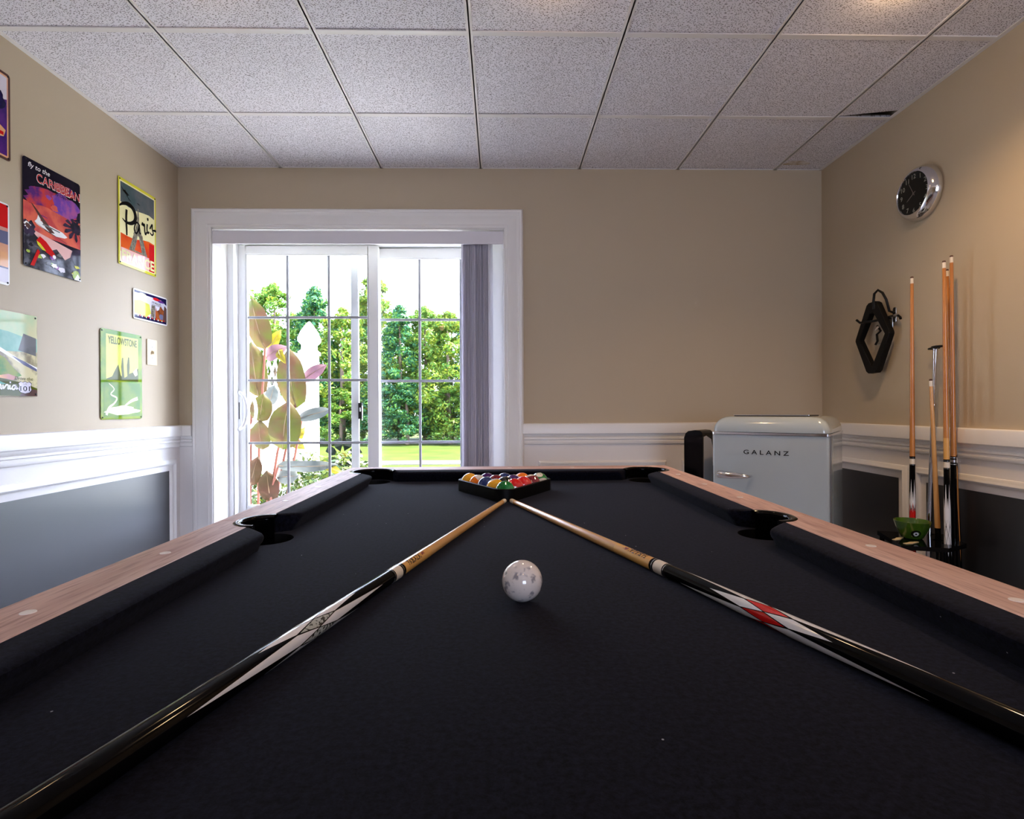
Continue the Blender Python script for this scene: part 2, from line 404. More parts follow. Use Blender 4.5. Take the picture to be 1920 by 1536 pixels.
# chair rail
RAILP = [(0, .870), (.020, .870), (.027, .866), (.029, .860), (.029, .8065), (.026, .803), (.018, .801), (.018, .796), (.013, .786), (.010, .783),
         (.017, .780), (.017, .771), (.014, .768), (.009, .766), (.009, .760), (.013, .757), (.013, .747), (.010, .741), (.004, .738), (0, .738)]
q = MB(); q.sweep([(DX0 - .118, YB, 0), (XL, YB, 0), (XL, YF, 0)], RAILP, (0, 0, 1), M['white'])
struct(q.build('trim_2'), 'white moulded chair rail along the left wall', 'chair rail')
q = MB(); q.sweep([(XR, YF, 0), (XR, YB, 0), (DX1 + .103, YB, 0)], RAILP, (0, 0, 1), M['white'])
struct(q.build('trim_3'), 'white moulded chair rail along the back and right walls', 'chair rail')
BASEP = [(0, .09), (.008, .09), (.012, .085), (.014, .07), (.014, 0), (0, 0)]
q = MB(); q.sweep([(DX0 - .118, YB, 0), (XL, YB, 0), (XL, YF, 0)], BASEP, (0, 0, 1), M['white'])
struct(q.build('baseboard_left'), 'white baseboard along the left wall', 'baseboard')
q = MB(); q.sweep([(XR, YF, 0), (XR, YB, 0), (DX1 + .103, YB, 0)], BASEP, (0, 0, 1), M['white'])
struct(q.build('baseboard_right'), 'white baseboard along the right wall', 'baseboard')

# wainscot picture-frame panels: moulding + dark painted field
FRP = [(0, 0), (.0, .006), (.004, .014), (.010, .018), (.016, .016), (.022, .010), (.030, .008), (.034, .004), (.034, 0)]
def panel(k, corners, N, label):
    c = [Vector(p) for p in corners]
    q = MB(); q.sweep(c, FRP, N, M['white'], closed=True)
    n = Vector(N) * .0015
    # field inside the moulding
    ce = sum(c, Vector()) / 4
    ins = []
    for i in range(4):
        d1 = (c[i] - c[i - 1]).normalized(); d2 = (c[(i + 1) % 4] - c[i]).normalized()
        ins.append(c[i] + (d2 - d1) * .033 + n)
    q.add(ins, [(0, 1, 2, 3)], M['navy'])
    struct(q.build('trim_%d' % k), label, 'wall panel')
PT, PB = .636, .118
panel(4, [(XL, 3.318, PB), (XL, 3.318, PT), (XL, 1.30, PT), (XL, 1.30, PB)][::-1], (1, 0, 0), 'long dark framed wainscot panel below the tin signs')
panel(5, [(XL, 1.18, PB), (XL, 1.18, PT), (XL, -.9, PT), (XL, -.9, PB)][::-1], (1, 0, 0), 'dark framed wainscot panel of the left wall beside the table head')
panel(6, [(XR, 3.30, PB), (XR, 2.70, PB), (XR, 2.70, PT), (XR, 3.30, PT)][::-1], (-1, 0, 0), 'narrow dark framed wainscot panel behind the fridge')
panel(7, [(XR, 2.587, PB), (XR, .75, PB), (XR, .75, PT), (XR, 2.587, PT)][::-1], (-1, 0, 0), 'long dark framed wainscot panel behind the cue rack')
panel(8, [(.237, YB, PB), (1.03, YB, PB), (1.03, YB, PT), (.237, YB, PT)], (0, -1, 0), 'dark framed wainscot panel right of the patio door')
panel(9, [(1.13, YB, PB), (1.90, YB, PB), (1.90, YB, PT), (1.13, YB, PT)], (0, -1, 0), 'dark framed wainscot panel of the back wall behind the fridge')

# door casing (stepped profile, mitred)
CASP = [(0, 0), (0, .012), (.006, .016), (.016, .016), (.020, .020), (.068, .022), (.074, .026), (.088, .027), (.092, .031), (.104, .032), (.110, .026), (.114, .020), (.114, 0)]
q = MB(); q.sweep([(DX1, YB, 0), (DX1, YB, DZ), (DX0, YB, DZ), (DX0, YB, 0)][::-1], CASP, (0, -1, 0), M['white'])
struct(q.build('trim_10'), 'wide white stepped casing around the patio door', 'casing')
# jamb liner boards of the deep opening
q = MB(); JY1 = YB + .18
q.box((DX0 - .01, YB - .005, 0), (DX0 + .006, JY1, DZ), M['white']); q.box((DX1 - .006, YB - .005, 0), (DX1 + .01, JY1, DZ), M['white'])
q.box((DX0, YB - .005, DZ - .006), (DX1, JY1, DZ + .01), M['white']); q.box((DX0, YB, -.01), (DX1, JY1 + .25, .02), M['white'])
struct(q.build('trim_11', smooth=False), 'white jamb boards lining the deep patio door opening', 'jamb')

# ------------------------------------------------------------------ sliding patio door
door = thing('door_1', 'white vinyl sliding patio door with grid bars', 'door', (0, 0, 0), kind='structure')
q = MB()
FY0, FY1 = YB + .18, YB + .40
q.box((DX0 - .02, FY0, 0), (-1.713, FY1, DZ + .02), M['vinyl']); q.box((-.045, FY0, 0), (DX1 + .02, FY1, DZ + .02), M['vinyl'])
q.box((-1.713, FY0, 2.047), (-.045, FY1, DZ + .02), M['vinyl']); q.box((-1.713, FY0, 0), (-.045, FY1, .05), M['vinyl'])
q.box((-1.713, FY0 + .02, 0.05), (-.045, FY0 + .028, .07), M['vinyl'])
q.build('frame', door, smooth=False, bevel=.003)
def door_panel(name, x0, x1, z0, z1, gx0, gx1, gz0, gz1, y, t, bars, rows):
    q = MB()
    q.box((x0, y, z0), (gx0, y + t, z1), M['vinyl']); q.box((gx1, y, z0), (x1, y + t, z1), M['vinyl'])
    q.box((gx0, y, gz1), (gx1, y + t, z1), M['vinyl']); q.box((gx0, y, z0), (gx1, y + t, gz0), M['vinyl'])
    # glazing bead
    b = .007
    q.box((gx0, y + .006, gz0), (gx0 + b, y + t - .006, gz1), M['vinyl']); q.box((gx1 - b, y + .006, gz0), (gx1, y + t - .006, gz1), M['vinyl'])
    q.box((gx0, y + .006, gz1 - b), (gx1, y + t - .006, gz1), M['vinyl']); q.box((gx0, y + .006, gz0), (gx1, y + t - .006, gz0 + b), M['vinyl'])
    p = q.build(name, door, smooth=False, bevel=.002)
    g = MB(); g.add([(gx0, y + t / 2, gz0), (gx1, y + t / 2, gz0), (gx1, y + t / 2, gz1), (gx0, y + t / 2, gz1)], [(0, 1, 2, 3)], M['pane'])
    g.build('glass_pane', p, smooth=False)
    mu = MB(); h = .008
    for x in bars:
        mu.box((x - h, y + t / 2 - .006, gz0), (x + h, y + t / 2 + .006, gz1), M['muntin'])
    for i in range(1, rows):
        z = gz0 + (gz1 - gz0) * i / rows; mu.box((gx0, y + t / 2 - .0058, z - h), (gx1, y + t / 2 + .0058, z + h), M['muntin'])
    mu.build('grid_bars', p, smooth=False, bevel=.002)
    return p
PY = YB + .255
sl = door_panel('sliding_panel', -1.728, -.800, .055, 2.04, -1.668, -.868, .325, 1.985, PY, .04, (-1.401, -1.130), 4)
fx = door_panel('fixed_panel', -.862, -.045, .055, 2.04, -.810, -.095, .325, 1.975, PY + .055, .04, (-.539, -.262), 4)
# D-shaped pull on the sliding panel
q = MB(); hz = .955; hx = -1.708
q.box((hx - .014, PY - .012, hz - .115), (hx + .014, PY + .001, hz + .115), M['vinyl'])
ha = [(hx - .002 + .062 * math.sin(PI * t / 12), PY - .03 * min(1, 3 * math.sin(PI * t / 12)) - .004, hz + .122 * math.cos(PI * t / 12)) for t in range(13)]
q.tube(ha, .011, M['vinyl'], 12)
h = q.build('handle', sl, bevel=0)
q = MB(); q.box((hx - .002, PY - .0135, hz - .055), (hx + .003, PY - .0115, hz + .055), M['blackmatte']); q.build('latch_slot', sl, smooth=False)
q = MB(); hb = [(x + .012, PY + .04 + (PY - y), z) for x, y, z in ha]; q.tube(hb, .010, M['vinyl'], 12)
q.build('outer_handle', sl)
# insect screen slid to the right, its stile crossing the view
q = MB(); sy0 = PY + .115
q.box((-1.012, sy0, .06), (-.962, sy0 + .02, 2.03), M['vinyl']); q.box((-.10, sy0, .06), (-.046, sy0 + .02, 2.03), M['vinyl'])
q.box((-.962, sy0, 1.98), (-.10, sy0 + .02, 2.03), M['vinyl']); q.box((-.962, sy0, .06), (-.10, sy0 + .02, .16), M['vinyl'])
sc = q.build('screen_panel', door, smooth=False, bevel=.002)
q = MB(); q.add([(-.962, sy0 + .01, .16), (-.10, sy0 + .01, .16), (-.10, sy0 + .01, 1.98), (-.962, sy0 + .01, 1.98)], [(0, 1, 2, 3)], M['screen']); q.build('screen_mesh', sc, smooth=False)
q = MB(); q.box((-.962, sy0 - .012, .895), (-.938, sy0 + .012, 1.005), M['blackplastic']); q.box((-.954, sy0 - .015, .945), (-.944, sy0 - .011, .972), M['vinyl'])
q.tube([(-.936, sy0 - .012, .985), (-.932, sy0 - .022, .96), (-.932, sy0 - .022, .91), (-.936, sy0 - .012, .885)], .003, M['steel'], 8)
q.build('screen_latch', sc, bevel=0)

# vertical blind stacked at the right of the door, behind its valance
bl = thing('vertical_blind', 'grey vertical blind stacked open at the right of the patio door, under its white valance', 'blind', (0, 0, 0))
q = MB(); q.box((DX0 + .012, YB - .012, 1.973), (DX1 - .012, YB - .002, 2.051), M['valance'])
q.box((DX0 + .008, YB - .012, 1.973), (DX0 + .012, YB + .09, 2.051), M['valance']); q.box((DX1 - .012, YB - .012, 1.973), (DX1 - .008, YB + .09, 2.051), M['valance'])
q.build('valance', bl, smooth=False, bevel=.002)
q = MB(); q.box((DX0 + .02, YB + .03, 2.005), (DX1 - .02, YB + .075, 2.045), M['vinyl']); q.build('headrail', bl, smooth=False, bevel=.003)
for k in range(15):
    x = -.215 + .0100 * k + (.010 if k > 5 else 0) + (.008 if k > 10 else 0); a = math.radians(random.uniform(14, 32)); c = (x, YB + .055)
    q = MB(); pr = []
    for t in range(7):
        s_ = (t / 6 - .5) * .086; bow = .004 * (1 - (2 * t / 6 - 1) ** 2)
        pr.append((c[0] + s_ * math.sin(a) + bow * math.cos(a), c[1] + s_ * math.cos(a) - bow * math.sin(a)))
    lo = [(px, py, .04) for px, py in pr] + [(px + .0012, py, .04) for px, py in pr[::-1]]
    q.prism(lo, (0, 0, 1.96), M['slat']); q.build('slat', bl, angle=50)

# ------------------------------------------------------------------ ceiling can lights
WARM = (1.0, 0.66, 0.36)
M['bulb'] = emit_mat('bulb_glow', (1.0, .62, .30, 1), 14)
def can(x, y, W, P, label):
    t = thing('ceiling_light', label, 'ceiling light', (x, y, HC), group='recessed ceiling lights')
    q = MB(); q.lathe([(.058, -.001), (.060, -.007), (.080, -.006), (.086, -.002), (.086, .004)], M['white'], 32); q.build('trim_ring', t)
    q = MB(); q.lathe([(.0, -.022), (.025, -.020), (.045, -.012), (.057, -.002)], M['bulb'], 24); q.build('bulb', t)
    l = bpy.data.lights.new('can_spot', 'SPOT'); l.energy = W; l.color = WARM; l.spot_size = math.radians(135); l.spot_blend = .9; l.shadow_soft_size = .05
    o = bpy.data.objects.new('can_spot', l); COL.objects.link(o); o.location = (x, y, HC - .03)
    if P:
        l = bpy.data.lights.new('can_point', 'POINT'); l.energy = P; l.color = WARM; l.shadow_soft_size = .04
        o = bpy.data.objects.new('can_point', l); COL.objects.link(o); o.location = (x, y, HC - .05)
can(.19, 1.866, 10, .4, 'recessed ceiling light above the far end of the pool table')
can(1.41, 1.866, 37, .8, 'recessed ceiling light near the right wall and the cue rack')
can(-1.03, 1.866, 1.5, .2, 'recessed ceiling light near the tin signs')
for x, wv in ((-1.03, 2), (.19, 5), (1.41, 22)):  # unseen rear cans, added as warm fill light
    can(x, -.574, wv, .3, 'added recessed fill light over the %s behind the camera' % {-1.03: 'left side', .19: 'middle', 1.41: 'right side'}[x])
    can(x, -2.40, 6, .3, 'added recessed fill light over the %s at the far end of the room' % {-1.03: 'left side', .19: 'middle', 1.41: 'right side'}[x])
# ------------------------------------------------------------------ pool table
CZ, RZ = .693, .733                             # cloth height, rail top height
TX0, TX1 = -.500, .573                          # wood / cushion line
OX0, OX1 = -.587, .660                          # outer edge of the rails
YN0, YN1, OY0, OY1 = .067, 2.083, -.035, 2.185
SPY = 1.157                                     # side pocket
CXM = TX0 + TX1                                 # mirror: x -> CXM - x
mx_ = lambda p: (CXM - p[0], p[1])
my_ = lambda p: (p[0], (YN0 + YN1) - p[1])
tb = thing('pool_table', 'black felt pool table with pinkish brown wood rails in the middle of the room', 'pool table', (0, 0, 0))
CC = (-.470, 2.040); CR = .078                  # far left corner pocket centre, notch radius
def arc(c, r, a0, a1, n=14, ry=None): return [(c[0] + r * math.cos(math.radians(a0 + (a1 - a0) * i / n)), c[1] + (ry or r) * math.sin(math.radians(a0 + (a1 - a0) * i / n))) for i in range(n + 1)]
# bed with pocket cut-outs
holes = []
for fx_ in (0, 1):
    f = mx_ if fx_ else (lambda p: p)
    holes.append([f(p) for p in circ(-.487, SPY, .052, 28)])
    holes.append([f(p) for p in circ(CC[0] + .004, CC[1] - .004, .060, 28)])
    holes.append([my_(f(p)) for p in circ(CC[0] + .004, CC[1] - .004, .060, 28)])
q = MB(); q.plate([(OX0 + .01, OY0 + .01), (OX1 - .01, OY0 + .01), (OX1 - .01, OY1 - .01), (OX0 + .01, OY1 - .01)], holes, CZ - .025, CZ, M['cloth'], M['blackmatte'])
q.build('bed', tb, angle=30)
# rails
def side_outline():
    o = [(TX0, SPY + .055)] + arc((TX0, SPY), .046, 90, 180, 10, .055) + [(OX0, SPY), (OX0, OY1), (TX0, OY1)]
    dy = math.sqrt(CR ** 2 - (TX0 - CC[0]) ** 2); a = math.degrees(math.atan2(dy, TX0 - CC[0]))
    return o + arc(CC, CR, a, 360 - a, 14)
def end_outline():
    dy = math.sqrt(CR ** 2 - (TX0 - CC[0]) ** 2); a = math.degrees(math.atan2(dy, TX0 - CC[0]))
    b = math.degrees(math.asin((YN1 - CC[1]) / CR))
    l = arc(CC, CR, a, b, 8)
    return [(TX0, OY1)] + l + [mx_(p) for p in l[::-1]] + [(TX1, OY1)]
def rail_poly(pts, m, name='rail'):
    q = MB(); q.prism([(x, y, RZ - .05) for x, y in pts], (0, 0, .05), m)
    return q.build(name, tb, smooth=False, bevel=.0025)
so = side_outline(); eo = end_outline()
def near(p):  # near half of a long rail: mirrored about the side pocket, stretched to the near corner
    x, y = p
    return (x, SPY - (y - SPY)) if y < SPY + .1 else my_(p)
for f in (lambda p: p, mx_):
    rail_poly([f(p) for p in so], M['woodY']); rail_poly([f(near(p)) for p in so], M['woodY'])
rail_poly(eo, M['woodX']); rail_poly([my_(p) for p in eo], M['woodX'])
# cushions: profile offset d from the wood line at the top .. nose .. undercut
CUP = [(0, RZ - .0005), (.018, RZ - .001), (.036, RZ - .0025), (.0455, RZ - .0045), (.0490, RZ - .0075), (.0495, RZ - .0115), (.0465, RZ - .018), (.040, RZ - .028), (.034, CZ), (0, CZ)]
def cushion(p0, p1, inw, c0, c1):
    # p0,p1: ends on the wood line, inw: inward unit, c0/c1: how far each nose end is pulled back
    p0 = Vector(p0); p1 = Vector(p1); d = (p1 - p0).normalized(); inw = Vector(inw); q = MB(); vs = []; n = 9
    Lx = (p1 - p0).length
    ts = [0, .3, .65, 1] + [2] * 1 + [3, 3.35, 3.7, 4]
    rows = []
    for t in ts:
        row = []
        for (o, z) in CUP:
            k = o / .0495
            e0 = c0 * k; e1 = Lx - c1 * k
            if t <= 1: s_ = e0 + .016 * t * (1 if c0 >= 0 else 1); zz = z if t >= 1 else z - .006 * (1 - t) ** 2 * (k if z > CZ + .02 else 0)
            elif t >= 3: s_ = e1 - .016 * (4 - t); zz = z if t <= 3 else z - .006 * (t - 3) ** 2 * (k if z > CZ + .02 else 0)
            else: s_ = (e0 + e1) / 2; zz = z
            ins = o - (.005 * (1 - t) ** 2 * k if t < 1 else (.005 * (t - 3) ** 2 * k if t > 3 else 0))
            pt = p0 + d * s_ + inw * ins; row.append((pt.x, pt.y, zz))
        rows.append(row)
    p = len(CUP); V = [v for r in rows for v in r]; Fs = []
    for i in range(len(rows) - 1):
        for j in range(p - 1): Fs.append((i * p + j, (i + 1) * p + j, (i + 1) * p + j + 1, i * p + j + 1))
    Fs += [tuple(range(p)), tuple(range((len(rows) - 1) * p, len(rows) * p))[::-1]]
    q.add(V, Fs, M['cloth']); q.build('cushion', tb, angle=40)
for f, sx in ((lambda p: p, 1), (mx_, -1)):
    cushion(f((TX0, SPY + .062)), f((TX0, 1.985)), (sx, 0), .030, .035)
    cushion(f((TX0, SPY - .062)), f((TX0, .165)), (sx, 0), .030, .035)
cushion((-.412, YN1), (CXM + .412, YN1), (0, -1), .035, .035)
cushion((-.412, YN0), (CXM + .412, YN0), (0, 1), .035, .035)
# pockets: liner + rim
def pocket(fn, c, r0, r1, a0, a1, ry=1.0):
    q = MB(); N = 22; prof = [(r0, CZ - .11), (r0 + .003, CZ - .02), (r0 + .002, RZ - .004)]
    def ring(prof, m, q):
        vs = []; fs = []; p = len(prof)
        for k in range(N + 1):
            a = math.radians(a0 + (a1 - a0) * k / N)
            for r, z in prof:
                x, y = fn((c[0] + r * math.cos(a), c[1] + r * math.sin(a) * ry)); vs.append((x, y, z))
        for k in range(N):
            for j in range(p - 1): fs.append((k * p + j, (k + 1) * p + j, (k + 1) * p + j + 1, k * p + j + 1))
        fs += [tuple(range(p)), tuple(range(N * p, N * p + p))] if p > 3 else []
        q.add(vs, fs, m)
    ring(prof, M['blackgloss'], q)
    cc = [fn(p) for p in circ(c[0], c[1], r0 + .004, 24, (r0 + .004) * ry)]
    q.add([(x, y, CZ - .11) for x, y in cc], [tuple(range(24))], M['blackmatte'])
    ring([(r0 + .003, CZ - .026), (r0 + .006, CZ - .11)], M['blackmatte'], q)
    o = q.build('pocket', tb, angle=50)
    q = MB()
    ring([(r0 + .002, RZ - .008), (r0 + .0025, RZ - .001), (r0 + .005, RZ + .0014), (r0 + .009, RZ + .0018), (r1 - .003, RZ + .0016), (r1, RZ + .0002), (r1 - .001, RZ - .004)], M['blackgloss'], q)
    q.build('rim', o, angle=60)
I_ = lambda p: p
for f in (I_, mx_):
    pocket(f, (TX0 + .004, SPY), .037, .054, 84, 276, 1.22)
    pocket(f, CC, .070, .086, 18, 252)
    pocket((lambda p, f=f: my_(f(p))), CC, .070, .086, 18, 252)
# sights
def sight(x, y):
    q = MB(); q.lathe([(0, .0008), (.0078, .0008), (.0088, -.001)], M['sight'], 20); q.build('sight', tb, loc=(x, y, RZ))
for x in (-.542, CXM + .542):
    for k in (1, 2, 3): sight(x, SPY + .245 * k - .005); sight(x, SPY - .258 * k)
for y in (2.136, YN0 + YN1 - 2.136):
    for k in (-1, 0, 1): sight(CXM / 2 + .2435 * k, y)
# cabinet and legs below
for a, b in (((OX0 + .02, OY0 + .02, .48), (OX0 + .05, OY1 - .02, RZ - .05)), ((OX1 - .05, OY0 + .02, .48), (OX1 - .02, OY1 - .02, RZ - .05)),
             ((OX0 + .05, OY1 - .05, .48), (OX1 - .05, OY1 - .02, RZ - .05)), ((OX0 + .05, OY0 + .02, .48), (OX1 - .05, OY0 + .05, RZ - .05))):
    q = MB(); q.box(a, b, M['cabinet']); q.build('apron', tb, smooth=False, bevel=.004)
q = MB(); q.box((OX0 + .05, OY0 + .05, .50), (OX1 - .05, OY1 - .05, .515), M['cabinet']); q.build('ball_return_floor', tb, smooth=False)
for x in (OX0 + .13, OX1 - .13):
    for y in (OY0 + .16, OY1 - .16):
        q = MB(); q.prism([(x - .05, y - .05, 0), (x + .05, y - .05, 0), (x + .05, y + .05, 0), (x - .05, y + .05, 0)], (0, 0, .50), M['cabinet'])
        q.build('leg', tb, smooth=False, bevel=.006)

# ------------------------------------------------------------------ balls
BR = .0286
BC = {1: (235, 170, 20), 2: (36, 52, 110), 3: (214, 20, 18), 4: (66, 24, 100), 5: (240, 120, 16), 6: (8, 110, 40), 7: (112, 12, 24), 8: (14, 14, 15)}
def marbled(name, c, amt=.72):
    d = tuple(min(255, int(v + (255 - v) * .22)) for v in c)
    return mat(name, rgb(*c), .06, spec=.5, coat=.2, col2=rgb(*d), nscale=38, detail=3, contrast=(.48, .62))
bm_ = {k: marbled('ball_colour_%d' % k, c) for k, c in BC.items()}
bwhite = mat('ball_white', rgb(232, 224, 214), .06, spec=.6, coat=.8, col2=rgb(214, 204, 196), nscale=30)
bblack = mat('ball_number', rgb(14, 14, 14), .08, coat=.8)
def ball(num, loc, n, d, label, ring=False):
    q = MB(); col = bm_[num if num <= 8 else num - 8]; stripe = num > 8
    n = Vector(n).normalized(); d = Vector(d); d = (d - n * d.dot(n)).normalized(); e = n.cross(d)
    R3 = Matrix((d, e, n)).transposed()
    zs = [-90, -75, -60, -46, -32, -31.9, -16, 0, 16, 31.9, 32, 46, 60, 75, 90]; seg = 40; V = []; K = len(zs)
    for z in zs:
        for k in range(seg):
            a = 2 * PI * k / seg; c = math.cos(math.radians(z)); V.append(R3 @ Vector((c * math.cos(a), c * math.sin(a), math.sin(math.radians(z)))) * BR)
    for i in range(K - 1):
        inside = -32 < (zs[i] + zs[i + 1]) / 2 < 32
        m = col if (inside or not stripe) else bwhite
        o = len(q.v); q.add(V[i * seg:(i + 2) * seg], [(k, (k + 1) % seg, seg + (k + 1) % seg, seg + k) for k in range(seg)], m)
    def onball(x, y, h): return R3 @ (Vector((1, -x, y)).normalized() * (BR * h))
    if num:
        disc = [onball(x, y, 1.0012) for r in (.0, .15, .30, .42) for x, y in (circ(0, 0, r, 24) if r else [(0, 0)] * 24)]
        q.add(disc, [(i * 24 + k, i * 24 + (k + 1) % 24, (i + 1) * 24 + (k + 1) % 24, (i + 1) * 24 + k) for i in range(3) for k in range(24)], bwhite)
        V2, F2, w, h = text_mesh(str(num), .012); sc_ = .42 / h if w / h < .9 else .36 / h
        q.add([onball((x - w / 2) * sc_, (y - h / 2) * sc_, 1.0024) for x, y in V2], F2, bblack)
    if ring:
        rr = [(onball(.47 * math.cos(t) / 1, .47 * math.sin(t), 1.001), onball(.52 * math.cos(t), .52 * math.sin(t), 1.001)) for t in [2 * PI * k / 40 for k in range(40)]]
        q.add([p for pr in rr for p in pr], [(2 * k, 2 * ((k + 1) % 40), 2 * ((k + 1) % 40) + 1, 2 * k + 1) for k in range(40)], bwhite)
    q.recalc = True
    o = q.build('billiard_ball', angle=60); o.location = loc
    return tag(o, label, 'ball', 'racked pool balls')
RX, RY = .014, 1.622                            # apex ball of the rack
def bp(row, i): return (RX + (i - row / 2) * .0574, RY + row * .0498, CZ + BR)
away = (0, .8, -.6)
B = [(6, 0, 0, (0, .5, .9), away, 'solid green ball at the near point of the rack', ),
     (9, 1, 0, (.35, -.55, -.75), away, 'yellow striped ball just behind and left of the green point ball'),
     (11, 1, 1, (-.2, -.75, -.6), away, 'red striped ball just behind and right of the green point ball'),
     (2, 2, 0, (0, 0, 1), away, 'solid blue ball on the left edge of the rack behind the yellow stripe'),
     (8, 2, 1, (0, 0, 1), away, 'black ball in the centre of the rack'),
     (3, 2, 2, (0, 0, 1), away, 'solid red ball on the right edge of the rack behind the red stripe'),
     (13, 3, 0, (.6, -.1, .8), away, 'orange striped ball beside the solid yellow corner ball'),
     (7, 3, 1, (0, 0, 1), away, 'solid maroon ball left behind the black ball'),
     (12, 3, 2, (-.5, -.6, -.6), away, 'purple striped ball right behind the black ball'),
     (15, 3, 3, (.2, -.5, -.85), away, 'maroon striped ball beside the green striped corner ball'),
     (1, 4, 0, (0, 0, 1), away, 'solid yellow ball in the left back corner of the rack'),
     (4, 4, 1, (0, 0, 1), away, 'solid purple ball in the back row beside the yellow ball'),
     (10, 4, 2, (.98, -.1, -.15), away, 'blue striped ball in the middle of the back row'),
     (5, 4, 3, (0, 0, 1), away, 'solid orange ball in the back row'),
     (14, 4, 4, (.35, -.80, -.5), (0, -.5, .86), 'green striped ball showing 14 in the right back corner of the rack')]
for k, b in enumerate(B):
    num, row, i, n, d, lab = b
    ball(num, bp(row, i), n, d, lab, ring=False)
# cue ball: white with grey marbling
q = MB(); zs = [-90 + 180 * k / 24 for k in range(25)]
q.lathe([(BR * math.cos(math.radians(z)), BR * math.sin(math.radians(z))) for z in zs],
        mat('cue_ball_marble', rgb(226, 218, 216), .07, spec=.6, coat=.8, col2=rgb(150, 146, 154), nscale=95, detail=4, contrast=(.55, .66)), 48)
o = q.build('cue_ball', angle=60, loc=(.030, .772, CZ + BR)); o.rotation_euler = (.4, .3, 1.1)
tag(o, 'white cue ball with grey marbling alone on the near felt', 'ball')
# the rack
M['rackblack'] = mat('rack_black_plastic', rgb(6, 6, 7), .45, spec=.12)
def tri(side_r):
    out = []
    cx_, cy_ = RX, RY + .0498 * 8 / 3
    Rv = .0574 * 4 / math.sqrt(3)
    for k, a in enumerate((270, 30, 150)):
        px, py = cx_ + Rv * math.cos(math.radians(a)), cy_ + Rv * math.sin(math.radians(a))
        out += arc((px, py), side_r, a - 60, a + 60, 8)
    return out
q = MB(); q.plate(tri(BR + .0095), [tri(BR + .0008)], CZ + .0005, CZ + .037, M['rackblack'])
tag(q.build('ball_rack', bevel=.0015), 'black plastic triangle rack holding the pool balls at the far end of the table', 'rack')

